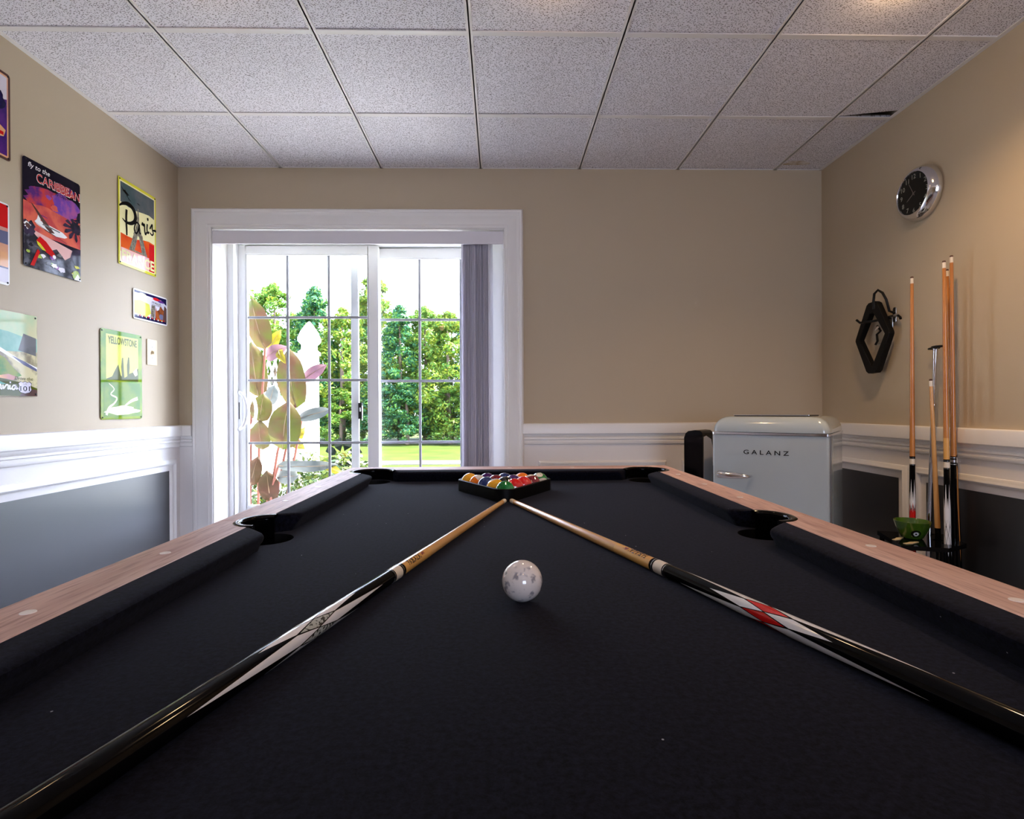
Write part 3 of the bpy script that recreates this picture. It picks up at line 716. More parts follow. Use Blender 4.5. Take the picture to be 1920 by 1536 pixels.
# ------------------------------------------------------------------ cues
def make_cue(label, loc, axis, roll, L=1.40, Lb=.70, inlay='red', shaft='maple', ring='black', wrapfrom=.115, group=None, brand=True, style='star', tip='tiptan'):
    """butt at loc, pointing along axis; parts run along local z"""
    a = Vector(axis).normalized(); e1 = Vector((0, 0, 1)) if abs(a.z) < .9 else Vector((0, -1, 0)); e1 = (e1 - a * e1.dot(a)).normalized(); e2 = a.cross(e1)
    R3 = Matrix((e1 * math.cos(roll) + e2 * math.sin(roll), -e1 * math.sin(roll) + e2 * math.cos(roll), a)).transposed()
    t = bpy.data.objects.new('pool_cue', None); COL.objects.link(t); t.empty_display_size = .05
    t.matrix_world = Matrix.Translation(loc) @ R3.to_4x4(); tag(t, label, 'pool cue', group)
    rb, rj, rt_ = .0146, .0108, .0063
    zc0, zc1 = Lb, Lb + .042                     # collar with rings
    def rad(z): return rb + (rj - rb) * z / Lb if z < Lb else rj + (rt_ - rj) * min(1, (z - Lb) / (L - Lb))
    q = MB(); q.lathe([(0, 0), (.0115, .0), (.0135, .004), (rb - .0002, .02)], M['rubber'], 24); q.build('bumper', t)
    q = MB(); n = 10
    q.lathe([(rad(.02 + (Lb - .02) * i / n), .02 + (Lb - .02) * i / n) for i in range(n + 1)], M['blackgloss'], 32)
    def patch(f_lo, f_hi, z0, z1, th0, m, steps=14, ts=5):
        V = []; Fs = []
        for i in range(steps + 1):
            z = z0 + (z1 - z0) * i / steps; lo, hi = f_lo(z), f_hi(z); r = rad(z) + .00022
            for k in range(ts + 1):
                th = th0 + lo + (hi - lo) * k / ts; V.append((r * math.cos(th), r * math.sin(th), z))
        for i in range(steps):
            for k in range(ts): Fs.append((i * (ts + 1) + k, i * (ts + 1) + k + 1, (i + 1) * (ts + 1) + k + 1, (i + 1) * (ts + 1) + k))
        q.add(V, Fs, m)
    def rhomb(zt, zw, zb, hw, th0, m):           # lens of half width hw (angle) widest at zw
        f = lambda z: hw * max(0, ((zt - z) / (zt - zw) if z > zw else (z - zb) / (zw - zb)))
        patch(lambda z: -f(z), f, zb, zw, th0, m); patch(lambda z: -f(z), f, zw, zt, th0, m)
    P = 6; w = 2 * PI / P
    if style == 'star':
        for k in range(P):
            c = k * w
            D = lambda s_: Lb - s_
            lo_ = k % 2 == 0
            rhomb(D(.040 if lo_ else .105), D(.166), D(.2025), .45 * w, c, M['pinkwhite'])
            rhomb(D(.170), D(.204), D(.238), .44 * w, c + w / 2, M['redinlay'] if inlay == 'red' else M['speckle'])
            rhomb(D(.2055), D(.244), D(.400 if lo_ else .300), .45 * w, c, M['pinkwhite'])
    elif style == 'points':
        for k in range(P):
            rhomb(Lb - .06, Lb - .165, Lb - .205, .34 * w, k * w, M['pinkwhite']); rhomb(Lb - .115, Lb - .17, Lb - .21, .22 * w, k * w + w / 2, M['pinkwhite'])
            rhomb(Lb - .165, Lb - .215, Lb - .44, .30 * w, k * w + w / 2, M['redinlay'])
            rhomb(Lb - .19, Lb - .225, Lb - .44, .46 * w, k * w, M['redinlay'])
    elif style == 'white':
        for k in range(P):
            rhomb(Lb - .06, Lb - .20, Lb - .235, .44 * w, k * w, M['pinkwhite']); rhomb(Lb - .12, Lb - .20, Lb - .235, .30 * w, k * w + w / 2, M['pinkwhite'])
            rhomb(Lb - .195, Lb - .235, Lb - .275, .42 * w, k * w + w / 2, M['pinkwhite']); rhomb(Lb - .24, Lb - .275, Lb - .31, .42 * w, k * w, M['pinkwhite'])
            rhomb(Lb - .275, Lb - .31, Lb - .365, .44 * w, k * w + w / 2, M['pinkwhite'])
    elif style == 'amber':
        for k in range(P):
            rhomb(Lb + .0, Lb - .02, Lb - .42, .46 * w, k * w, M['mapledark'])
    q.build('butt', t, angle=50)
    q = MB()
    if ring == 'none':
        q.lathe([(rj + .0004, Lb), (rj + .0004, Lb + .006)], M['blackgloss'], 32); zc1 = Lb + .006
    else:
        segs = [(0, .003, 'blackgloss'), (.003, .0042, 'steel'), (.0042, .007, 'blackgloss'), (.007, .031, 'ivory'), (.031, .035, 'blackgloss'), (.035, .0362, 'steel'), (.0362, .042, 'blackgloss')]
        if ring == 'silver':
            segs = [(0, .006, 'blackgloss'), (.006, .010, 'steel'), (.010, .016, 'blackgloss'), (.016, .028, 'steel'), (.028, .034, 'blackgloss'), (.034, .038, 'steel'), (.038, .042, 'blackgloss')]
        for z0, z1, mm in segs: q.lathe([(rj + .0003, Lb + z0), (rj + .0003, Lb + z1)], M[mm], 32)
    q.build('collar', t, angle=50)
    q = MB(); zt = L - .032; z0 = zc1
    wz = z0 + wrapfrom
    if wrapfrom: q.lathe([(rad(z0 + wrapfrom * i / 4) + .0001, z0 + wrapfrom * i / 4) for i in range(5)], M['maplewrap'], 32)
    q.lathe([(rad(wz + (zt - wz) * i / 10), wz + (zt - wz) * i / 10) for i in range(11)], M[shaft], 32)
    if brand:
        V2, F2, tw, th_ = text_mesh('FABIAZAI', .012); sc_ = .0100 / th_; sx_ = .052 / tw; zb = z0 + .016; th0 = brand
        q.add([((rad(zb) + .0007) * math.cos(th0 - (y - th_ / 2) * sc_ / rj), (rad(zb) + .0007) * math.sin(th0 - (y - th_ / 2) * sc_ / rj), zb + x * sx_) for x, y in V2], F2, M['ink'])
        em = [(0, .2), (.5, 1), (.35, .45), (1, .55), (.55, .25), (.75, -.35), (.3, -.1), (.05, -.5)]
        ez = zb + .056
        q.add([((rad(ez) + .0007) * math.cos(th0 - y * .0055 / rj), (rad(ez) + .0007) * math.sin(th0 - y * .0055 / rj), ez + x * .017) for x, y in em], [tuple(range(len(em)))], M['redink'])
    q.build('shaft', t, angle=50)
    q = MB(); q.lathe([(rad(zt), zt), (rad(zt), L - .008)], M['ivory'], 24); q.build('ferrule', t, angle=50)
    q = MB(); q.lathe([(rad(L) - .0001, L - .008), (rad(L) - .0001, L - .003), (.0045, L - .0006), (0, L)], M[tip], 24); q.build('tip', t, angle=50)
    return t
def lying(tip, d, L, label, roll, brand, inlay):
    # cue lying on the cloth: butt end and tip end both touch it
    d = Vector((d[0], d[1], 0)).normalized(); zt_, zb_ = CZ + .0070, CZ + .0152
    b = Vector((tip[0], tip[1], zt_)) - d * L; b.z = zb_
    make_cue(label, b, Vector((tip[0], tip[1], zt_)) - b, roll, L=L, Lb=L - .746, inlay=inlay, brand=brand)
lying((.0125, 1.5725), (.257, 1), 1.41, 'black and white pool cue with grey diamonds lying on the left half of the felt', .25 + PI / 3, .50 - PI / 3, 'grey')
lying((.0305, 1.572), (-.335, 1), 1.40, 'black and white pool cue with red diamonds lying on the right half of the felt', .1, -.50, 'red')
# ------------------------------------------------------------------ retro fridge in the right back corner
FA = math.radians(38)
fr = thing('mini_fridge', 'pale blue-grey retro fridge with chrome lever handle standing in the right back corner', 'fridge', (1.020, 2.619, 0), -FA)
M['fridge'] = mat('pale_blue_enamel', rgb(166, 177, 182), .16, spec=.6, coat=.6)
FW_, FD, FH = .49, .49, .842
# local: x across the front, y backwards, z up; front-left bottom corner at origin
def rrect(x0, y0, x1, y1, r, n=6, front=True):
    o = []
    for cx_, cy_, a in ((x1 - r, y1 - r, 0), (x0 + r, y1 - r, 90), (x0 + r, y0 + r, 180), (x1 - r, y0 + r, 270)): o += arc((cx_, cy_), r, a, a + 90, n)
    return o
q = MB(); o_ = rrect(0, .045, FW_, FD, .02); q.prism([(x, y, .03) for x, y in o_], (0, 0, FH - .03), M['fridge']); q.build('body', fr, angle=50)
q = MB(); o_ = rrect(0, 0, FW_, .042, .012); q.prism([(x, y, .05) for x, y in o_], (0, 0, FH - .008 - .05), M['fridge']); fd = q.build('door', fr, angle=50)
# domed top: stacked rounded outlines
q = MB(); rows = []
for k in range(9):
    t = k / 8 * PI / 2; ins = .062 * (1 - math.cos(t)); zz = FH + .012 + .066 * math.sin(t)
    rows.append([(x, y, zz) for x, y in rrect(ins, ins * .75, FW_ - ins, FD - ins * .3, .03)])
rows = [[(x, y, FH + .006) for x, y in rrect(0, 0, FW_, FD, .03)]] + rows
n = len(rows[0]); V = [v for r in rows for v in r]
q.add(V, [(i * n + k, i * n + (k + 1) % n, (i + 1) * n + (k + 1) % n, (i + 1) * n + k) for i in range(len(rows) - 1) for k in range(n)] + [tuple(range((len(rows) - 1) * n, len(rows) * n)), tuple(range(n))[::-1]], M['fridge'])
q.build('domed_top', fr, angle=40)
q = MB(); o_ = rrect(-.003, -.003, FW_ + .003, FD, .014); q.prism([(x, y, FH - .006) for x, y in o_], (0, 0, .010), M['chrome']); q.build('chrome_trim', fr, angle=40)
q = MB(); q.box((FW_ - .001, .044, .05), (FW_ + .003, .054, FH - .006), M['steel']); q.build('hinge_strip', fr, smooth=False)
# lever handle
q = MB(); hz = .648; hx_ = len(q.v)
q.tube([(.030, -.006, hz), (.031, -.020, hz), (.034, -.034, hz)], [.010, .010, .010], M['chrome'], 14)
q.tube([(.018, -.036, hz + .001), (.022, -.036, hz + .001), (.03, -.037, hz + .001), (.06, -.038, hz), (.10, -.037, hz - .001), (.13, -.034, hz - .002), (.148, -.028, hz - .003), (.158, -.018, hz - .003), (.160, -.004, hz - .003)],
       [.008, .0165, .0185, .0175, .0150, .0125, .0100, .007, .006], M['chrome'], 18)
q.build('handle', fd, angle=50, loc=(.016, 0, 0))
V2, F2, w_, h_ = text_mesh('G A L A N Z', .012); q = MB(); hs = .0205 / h_; ws = .192 / w_
q.add([(.142 + x * ws, -.0016, .746 + y * hs) for x, y in V2], F2, M['blackplastic']); q.add([(.142 + x * ws, .001, .746 + y * hs) for x, y in V2], [f[::-1] for f in F2], M['blackplastic'])
q.recalc = False; q.build('nameplate_letters', fd, smooth=False)
for x in (.05, FW_ - .05):
    for y in (.09, FD - .06):
        q = MB(); q.lathe([(.018, .0), (.02, .03), (0, .03)], M['rubber'], 16); q.build('foot', fr, loc=(x, y, 0))
q = MB(); o_ = rrect(.07, .10, .40, .40, .02); tz = FH + .0781
q.prism([(x, y, tz) for x, y in o_], (0, 0, .004), M['blackplastic']); q.prism([(x, y, tz + .004) for x, y in rrect(.07, .10, .40, .106, .002)], (0, 0, .003), M['chrome'])
t = q.build('flat_tray', smooth=False, loc=(1.020, 2.619, 0), rot=(0, 0, -FA)); tag(t, 'thin flat black tray lying on top of the pale fridge', 'tray')
# slim upright bin beside it
BA = math.radians(42)
bn = thing('slim_bin', 'slim black upright bin with rounded top and grey side, left of the fridge', 'bin', (.965, 2.862, 0), -BA)
M['greyplastic'] = mat('grey_plastic', rgb(178, 178, 184), .4)
bw, bd, bh = .098, .14, .846
prof = [(0, 0), (bw, 0), (bw, bh - .02), (bw - .004, bh - .010), (bw - .012, bh - .003), (bw * .6, bh), (.022, bh - .006), (.008, bh - .018), (0, bh - .04)]
q = MB(); q.prism([(x, 0, z) for x, z in prof], (0, bd, 0), M['blackgloss']); q.build('body', bn, angle=40)
q = MB(); q.prism([(bw, .012, .03), (bw, bd - .01, .03), (bw, bd - .01, bh - .10), (bw, bd - .03, bh - .05), (bw, .045, bh - .03), (bw, .012, bh - .035)], (.004, 0, 0), M['greyplastic']); q.build('side_panel', bn, smooth=False, bevel=.001)

# ------------------------------------------------------------------ floor cue rack, its cues, the bowl
RA = math.radians(-18)
KL = (1.667, 2.250)
kr = thing('cue_rack', 'black floor cue rack with a glossy shelf against the right wall', 'cue rack', (KL[0], KL[1], 0), RA)
cR, sR = math.cos(-RA), math.sin(-RA)
def loc2(x, y): dx, dy = x - KL[0], y - KL[1]; return (dx * cR - dy * sR, dx * sR + dy * cR)
KW, KD, KZ = .272, .285, .385
CUES = [((1.868, 2.45), (1.868, 2.45), 1.552), ((1.889, 2.33), (1.858, 2.33), 1.082), ((1.881, 2.27), (1.868, 2.27), 1.576), ((1.959, 2.33), (1.950, 2.33), 1.615), ((1.986, 2.345), (1.955, 2.36), 1.563), ((1.936, 2.44), (1.968, 2.44), 1.229)]
hl = [circ(*loc2(*b), .020 if i != 5 else .016, 16) for i, (b, t, z) in enumerate(CUES)]
hl = [hl[0], hl[1], hl[2], hl[5]]               # the two cues at the wall share the open back notch
nx, ny = loc2(1.972, 2.338)
outl = [(0, 0), (.168, 0), (KW, .105), (KW, ny - .032), (nx - .034, ny - .032), (nx - .034, ny + .030), (KW, ny + .030), (KW, KD), (0, KD)]
q = MB(); q.plate(outl, hl, KZ - .018, KZ, M['blackgloss']); q.build('shelf', kr, smooth=False)
q = MB(); q.prism([(-.02, -.02, 0), (.175, -.02, 0), (KW, .09, 0), (KW, KD, 0), (-.02, KD, 0)], (0, 0, .03), M['blackgloss']); q.build('base', kr, smooth=False, bevel=.003)
for x, y in ((.015, .015), (.150, .015), (.015, KD - .015), (KW - .015, KD - .015)):
    q = MB(); q.lathe([(.010, .03), (.007, .05), (.010, .12), (.007, .2), (.010, .30), (.010, KZ - .018)], M['blackgloss'], 16); q.build('post', kr, loc=(x, y, 0))
def standing(i, label, **kw):
    b, t, zt = CUES[i]; zb = .033 if i == 1 else .0305
    top = Vector((t[0], t[1], zt)); bot = Vector((b[0], b[1], KZ)); d = (bot - top).normalized()
    k = (zb - top.z) / d.z; base = top + d * k
    return make_cue(label, base, top - base, kw.pop('roll', 0), L=(top - base).length, Lb=kw.pop('Lb', .69), group='cues standing in the floor rack', brand=False, tip='tipdark', **kw)
standing(0, 'leftmost standing cue, amber shaft with red and white points above the green bowl', inlay='red', style='points', shaft='mapledark', Lb=.665, wrapfrom=0)
standing(1, 'short pale cue leaning beside the green bowl, its tip lowest of all', style='plain', ring='none', shaft='maple', Lb=.40, wrapfrom=0)
standing(2, 'tall standing cue with white diamond points nearest the camera in the rack', style='white', shaft='mapledark', Lb=.668, wrapfrom=.09)
standing(3, 'tallest standing cue with silver and black collar rings', style='plain', ring='silver', shaft='mapledark', Lb=.675, wrapfrom=0)
standing(4, 'standing cue with amber wood points mostly hidden behind the silver ringed cue', style='amber', shaft='mapledark', Lb=.68, wrapfrom=0)
# mechanical bridge stick
b, t, zt = CUES[5]; top = Vector((t[0], t[1], zt)); bot = Vector((b[0], b[1], KZ)); d = (bot - top).normalized(); base = top + d * ((.031 - top.z) / d.z)
br = thing('bridge_stick', 'silver bridge stick with a cross shaped head standing among the cues', 'bridge stick', base, group=None)
L_ = (top - base).length; ax = (top - base).normalized()
br.rotation_euler = ax.to_track_quat('Z', 'Y').to_euler()
q = MB(); q.lathe([(0, 0), (.011, .0), (.011, .5), (.0095, .5), (.0095, .93), (.011, .935), (.011, .945), (.008, .95), (.0075, L_ - .05), (.0095, L_ - .05), (.0095, L_ - .008), (0, L_ - .006)], M['chrome'], 20); q.build('shaft', br, angle=40)
q = MB(); zz = L_
def oval(cx_, cy_, w, h, r): q.tube([(cx_ + w * math.cos(a), cy_ + h * math.sin(a), zz) for a in [2 * PI * i / 20 for i in range(21)]], r, M['blackplastic'], 8)
oval(-.032, .018, .028, .009, .0045); oval(.030, -.016, .028, .009, .0045)
q.tube([(-.008, .006, zz), (.008, -.006, zz)], .007, M['blackplastic'], 10); q.lathe([(0, .012), (.008, .009), (.011, .0), (.009, -.012)], M['steel'], 16, center=(0, 0, zz))
q.build('bridge_head', br, angle=50)
# green bowl
bo = thing('bowl', 'green bowl with a black and white ball emblem on the cue rack shelf', 'bowl', (1.808, 2.374, KZ), 0)
M['green'] = mat('green_glaze', rgb(70, 104, 24), .14, coat=.6, col2=rgb(54, 84, 20), nscale=20)
q = MB(); pf = [(0, .001), (.036, .001), (.040, .004), (.052, .026), (.062, .050), (.069, .074), (.070, .077), (.068, .078), (.066, .075), (.058, .050), (.047, .026), (.036, .010), (0, .008)]
q.lathe(pf, M['green'], 40); q.build('body', bo, angle=60)
for a0 in (math.radians(-112), math.radians(-38)):
    q = MB()
    def onb(x, z, o): r = (.040 + (z - .004) * .5455 if z < .026 else .052 + (z - .026) * .4167) + .0008 + o; a = a0 + x / .05; return (r * math.cos(a), r * math.sin(a), z)
    for rr_, m_, o_2 in ((.017, M['blackplastic'], .0), (.009, M['pinkwhite'], .0005), (.0035, M['blackplastic'], .001)):
        q.add([onb(x, .028 + z, o_2) for x, z in circ(0, 0, rr_, 20)], [tuple(range(20))], m_)
    q.build('emblem', bo, smooth=False)
# two small tags lying on the shelf
M['cream'] = mat('cream_card', rgb(206, 188, 150), .4)
for (x, y, r, lab) in ((1.735, 2.36, .5, 'small cream and gold tag on the cue rack shelf, nearer the fridge'), (1.735, 2.285, .3, 'longer cream and gold tag lying at the front of the cue rack shelf')):
    q = MB(); a_ = [(-.04, -.008), (-.01, -.014), (.012, -.008), (.045, -.002), (.042, .004), (.01, .012), (-.015, .006), (-.038, .006)]
    q.prism([(x_, y_, 0) for x_, y_ in a_], (0, 0, .002), M['cream']); t = q.build('card_tag', smooth=False, loc=(x, y, KZ + .0005), rot=(0, 0, r)); tag(t, lab, 'tag')

# ------------------------------------------------------------------ wall clock
ck = thing('wall_clock', 'round wall clock with wide chrome bezel and black face on the right wall', 'clock', (XR, 2.575, ZC + 1.013))
ck.rotation_euler = (0, -PI / 2, 0)             # local z points into the room (-X)
q = MB(); q.lathe([(.126, .0), (.1285, .004), (.1285, .012), (.126, .022), (.120, .036), (.110, .047), (.102, .052), (.0985, .0525), (.0965, .048), (.0965, .040)], M['chrome'], 64); q.build('bezel', ck, angle=60)
q = MB(); q.lathe([(0, .041), (.098, .041)], M['blackmatte'], 48); q.lathe([(.0, .0), (.125, .0)], M['blackmatte'], 32)
M['numeral'] = mat('clock_numeral', rgb(232, 228, 214), .5)
# local axes: x -> up (+Z), y -> -?; seen from the room: right is -Y world.  local x = world Z, local y = world Y
def dialpt(u, v, z): return (v, -u, z)
for h in range(1, 13):
    V2, F2, w_, h_ = text_mesh(str(h), 0.0); a = PI / 2 - 2 * PI * h / 12; s_ = .0215 / h_
    cx_, cy_ = .080 * math.cos(a), .080 * math.sin(a)
    q.add([dialpt(cx_ + (x - w_ / 2) * s_, cy_ + (y - h_ / 2) * s_, .0416) for x, y in V2], F2, M['numeral'])
q.recalc = False; q.build('dial', ck, smooth=False)
M['hand'] = mat('clock_hand', rgb(150, 132, 128), .35)
def hand(name, ang, ln, wd, z):
    q = MB(); c, s_ = math.cos(ang), math.sin(ang)
    pts = [(-.012, -wd), (ln * .85, -wd * .7), (ln, 0), (ln * .85, wd * .7), (-.012, wd)]
    q.prism([dialpt(a * c - b * s_, a * s_ + b * c, z) for a, b in pts], (0, 0, .0008), M['hand']); q.build(name, ck, smooth=False)
hand('minute_hand', math.radians(118), .064, .0018, .0435); hand('hour_hand', math.radians(212), .052, .0024, .0425)
q = MB(); q.lathe([(0, .0465), (.004, .046), (.0045, .042)], M['hand'], 16); q.build('hub', ck)
q = MB(); q.lathe([(0, .0500), (.05, .0495), (.0965, .0475)], M['pane'], 48); q.build('cover_glass', ck)

# ------------------------------------------------------------------ coat hook with the diamond rack on it
hk = thing('coat_hook', 'chrome double coat hook with black tips on the right wall', 'hook', (XR, 2.755, 1.42))
def R_(u, v, w): return (-w, -u, v)             # u to the viewer's right, v up, w out of the wall
q = MB(); q.prism([R_(x, y, 0) for x, y in rrect(-.012, -.03, .012, .05, .01)], R_(0, 0, .006), M['chrome']); q.build('back_plate', hk, smooth=False, bevel=.002)
q = MB(); q.tube([R_(-.002, .02, .004), R_(-.002, .03, .03), R_(-.004, .09, .045), R_(-.010, .125, .06), R_(-.026, .142, .072), R_(-.042, .126, .080), R_(-.046, .085, .082), R_(-.046, .05, .08)], .0062, M['blackplastic'], 12); q.build('upper_prong', hk)
q = MB(); q.tube([R_(0, .0, .004), R_(-.03, -.005, .03), R_(-.10, -.008, .055), R_(-.17, -.004, .07), R_(-.192, .014, .074)], .0062, M['blackplastic'], 12); q.build('side_prong', hk)
q = MB(); q.tube([R_(-.03, .004, .015), R_(.02, .004, .02), R_(.045, .002, .02)], .008, M['chrome'], 12); q.tube([R_(.045, .0, .02), R_(.060, -.012, .02), R_(.066, -.02, .022)], .006, M['blackplastic'], 10); q.build('cross_bar', hk)
q = MB(); q.tube([R_(.03, -.004, .012), R_(.035, -.05, .015), R_(.01, -.10, .02), R_(-.03, -.13, .02), R_(-.07, -.128, .02)], .003, M['steel'], 8)
q.tube([R_(-.07, -.03, .02), R_(-.045, -.06, .02), R_(-.075, -.075, .02), R_(-.07, -.11, .02), R_(-.085, -.128, .02)], .006, M['blackplastic'], 8)
q.tube([R_(-.075, -.05, .026), R_(-.05, -.035, .026)], .006, M['chrome'], 10)
t = q.build('spare_bridge_head', None, loc=(XR, 2.79, 1.42)); tag(t, 'small black and chrome bridge head hanging on the hook behind the diamond rack', 'bridge head')
dm = [(-.024, .188), (.024, .188), (.040, .178), (.130, .010), (.132, .0), (.128, -.010), (.044, -.176), (.028, -.188), (-.028, -.188), (-.044, -.176), (-.128, -.010), (-.132, 0), (-.130, .010), (-.040, .178)]
dn = [(-.014, .128), (.014, .128), (.098, .002), (.0, -.158), (-.098, .002)]
q = MB(); q.plate(dm, [dn], 0, .030, M['blackmatte'])
t = q.build('hanging_diamond_rack', smooth=False, bevel=.003); tag(t, 'black diamond shaped ball rack hanging from the wall hook beside the cues', 'rack')
t.matrix_world = Matrix.Translation((XR - .028, 2.852, ZC + .362)) @ Matrix(((0, 0, -1, 0), (-1, 0, 0, 0), (0, 1, 0, 0), (0, 0, 0, 1))) @ Matrix.Rotation(math.radians(3), 4, 'Z') @ Matrix.Rotation(math.radians(-2), 4, 'X')

# ------------------------------------------------------------------ light switch
sw = thing('light_switch', 'beige toggle light switch plate on the left wall beside the lowest tin sign', 'light switch', (XL, 3.127, ZC + .321))
M['beige'] = mat('beige_plate', rgb(224, 206, 172), .35)
q = MB(); q.prism([(0, y, z) for y, z in rrect(-.044, -.072, .044, .072, .006)], (.006, 0, 0), M['beige']); q.build('plate', sw, smooth=False, bevel=.002)
q = MB(); q.prism([(.006, -.005, -.006), (.006, .005, -.006), (.006, .005, .010), (.006, -.005, .010)], (.012, 0, -.006), M['beige']); q.build('toggle', sw, smooth=False, bevel=.001)
for z in (-.03, .03):
    q = MB(); q.lathe([(0, .0015), (.0028, .001), (.003, 0)], M['steel'], 12); o = q.build('screw', sw, loc=(.006, 0, z)); o.rotation_euler = (0, PI / 2, 0)

# ------------------------------------------------------------------ tin signs on the left wall
def gl(name, c, c2=None, ns=12, con=(.4, .6)):
    return mat(name, rgb(*c), .06, spec=.11, col2=rgb(*c2) if c2 else None, nscale=ns, contrast=con)
class Sign:
    def __init__(s, label, y0, y1, z0, z1, base, r=.012, tilt=0.0):
        s.y0, s.y1, s.z0, s.z1 = y0, y1, z0 + ZC, z1 + ZC; s.w, s.h = y1 - y0, z1 - z0; s.k = 0; s.q = MB(); s.q.recalc = False
        s.loc = Vector((XL + .004, (y0 + y1) / 2, (s.z0 + s.z1) / 2))
        o = rrect(-s.w / 2, -s.h / 2, s.w / 2, s.h / 2, r, 5); n = len(o)
        s.q.add([(.0012, y, z) for y, z in o] + [(0, y, z) for y, z in o], [tuple(range(n)), tuple(range(2 * n - 1, n - 1, -1))] + [(i, n + i, n + (i + 1) % n, (i + 1) % n) for i in range(n)], base)
        s.label = label
    def p(s, u, v): return (.0012 + .00006 * s.k, (u - .5) * s.w, (v - .5) * s.h)
    def poly(s, pts, m):
        pts = [(min(.995, max(.005, u)), min(.997, max(.003, v))) for u, v in pts]; s.k += 1; s.q.add([s.p(u, v) for u, v in pts], [tuple(range(len(pts)))] if s.ccw(pts) else [tuple(range(len(pts)))[::-1]], m)
    def ccw(s, pts): return sum(pts[i - 1][0] * pts[i][1] - pts[i][0] * pts[i - 1][1] for i in range(len(pts))) > 0
    def rect(s, u0, v0, u1, v1, m): s.poly([(u0, v0), (u1, v0), (u1, v1), (u0, v1)], m)
    def ell(s, u, v, ru, rv, m, n=20): s.poly([(u + ru * math.cos(2 * PI * i / n), v + rv * math.sin(2 * PI * i / n)) for i in range(n)], m)
    def blob(s, u, v, ru, rv, m, seed=0, n=26, amp=.22):
        rn = random.Random(seed); ph = [rn.uniform(0, 6.28) for _ in range(3)]
        s.poly([(u + ru * (1 + amp * math.sin(3 * a + ph[0]) * .5 + amp * math.sin(5 * a + ph[1]) * .5 + amp * .3 * math.sin(9 * a + ph[2])) * math.cos(a), v + rv * (1 + amp * math.sin(4 * a + ph[1]) * .5 + amp * math.sin(7 * a + ph[0]) * .4) * math.sin(a)) for a in [2 * PI * i / n for i in range(n)]], m)
    def text(s, st, u, v, w, h, m, bold=.0, shear=0.0, slope=0.0):
        s.k += 1; V2, F2, tw, th = text_mesh(st, bold)
        s.q.add([s.p(u + (x / tw) * w + shear * (y / th) * h, v + (y / th) * h + slope * (x / tw) * w) for x, y in V2], F2, m)
    def stroke(s, pts, wd, m):
        # ribbon along a polyline; wd in fractions of the width (single value or per point)
        s.k += 1; n = len(pts); ar = s.w / s.h; W = wd if isinstance(wd, (list, tuple)) else [wd] * n; V = []
        # smooth with Catmull-Rom
        P = [pts[0]] + list(pts) + [pts[-1]]; WW = [W[0]] + list(W) + [W[-1]]; Q = []; QW = []
        for i in range(1, len(P) - 2):
            for t in (0, .25, .5, .75):
                f = lambda a, b, c, d: .5 * (2 * b + (c - a) * t + (2 * a - 5 * b + 4 * c - d) * t * t + (3 * b - a - 3 * c + d) * t ** 3)
                Q.append((f(P[i - 1][0], P[i][0], P[i + 1][0], P[i + 2][0]), f(P[i - 1][1], P[i][1], P[i + 1][1], P[i + 2][1]))); QW.append(WW[i] + (WW[i + 1] - WW[i]) * t)
        Q.append(pts[-1]); QW.append(W[-1])
        for i, (x, y) in enumerate(Q):
            a = Q[max(0, i - 1)]; b = Q[min(len(Q) - 1, i + 1)]; dx, dy = b[0] - a[0], (b[1] - a[1]) / ar; l = math.hypot(dx, dy) or 1
            nx, ny = -dy / l, dx / l * ar; k = QW[i] / 2; V += [s.p(x + nx * k, y + ny * k), s.p(x - nx * k, y - ny * k)]
        s.q.add(V, [(2 * i + 1, 2 * i + 3, 2 * i + 2, 2 * i) for i in range(len(Q) - 1)], m)
    def done(s, screws=True, cat='tin sign'):
        o = s.q.build('tin_sign', smooth=False, loc=s.loc); tag(o, s.label, cat, 'tin signs on the left wall')
        if screws:
            for a in (-1, 1):
                for b in (-1, 1):
                    q = MB(); q.lathe([(0, .002), (.003, .0015), (.0042, 0)], M['blackplastic'], 12); c = q.build('screw', o, loc=(.0014 + .00006 * s.k, a * (s.w / 2 - .010), b * (s.h / 2 - .010))); c.rotation_euler = (0, PI / 2, 0)
        return o
g = {}
g['dark'] = gl('print_night_violet', (30, 26, 42)); g['cloud'] = gl('print_sunset_cloud', (206, 70, 62), (92, 48, 122), 16, (.42, .6)); g['orange'] = gl('print_coral', (226, 110, 88), (196, 76, 80), 14)
g['violet'] = gl('print_violet', (112, 70, 168), (170, 90, 150), 20); g['pink'] = gl('print_pale_pink', (234, 186, 182)); g['red'] = gl('print_red', (206, 26, 28)); g['cream'] = gl('print_cream', (238, 230, 178))
g['white'] = gl('print_white', (240, 238, 240)); g['brown'] = gl('print_brown', (92, 66, 62)); g['grey'] = gl('print_grey', (96, 98, 100), (122, 122, 124), 10); g['jungle'] = gl('print_jungle', (46, 44, 52), (92, 92, 104), 26, (.45, .62))
g['yellow'] = gl('print_yellow', (214, 206, 60)); g['lime'] = gl('print_lime', (168, 190, 84)); g['palm'] = gl('print_palm_dark', (40, 38, 48), (66, 54, 78), 20); g['black'] = gl('print_black', (16, 16, 18)); g['slate'] = gl('print_slate', (66, 84, 88), (104, 104, 108), 5)
g['org2'] = gl('print_orange', (226, 96, 32), (214, 60, 30), 6); g['dred'] = gl('print_scarlet', (206, 26, 32)); g['navy'] = gl('print_navy', (24, 18, 70)); g['green'] = gl('print_green', (92, 134, 8), (132, 150, 8), 7); g['dgreen'] = gl('print_deep_green', (84, 122, 20), (110, 134, 20), 10)
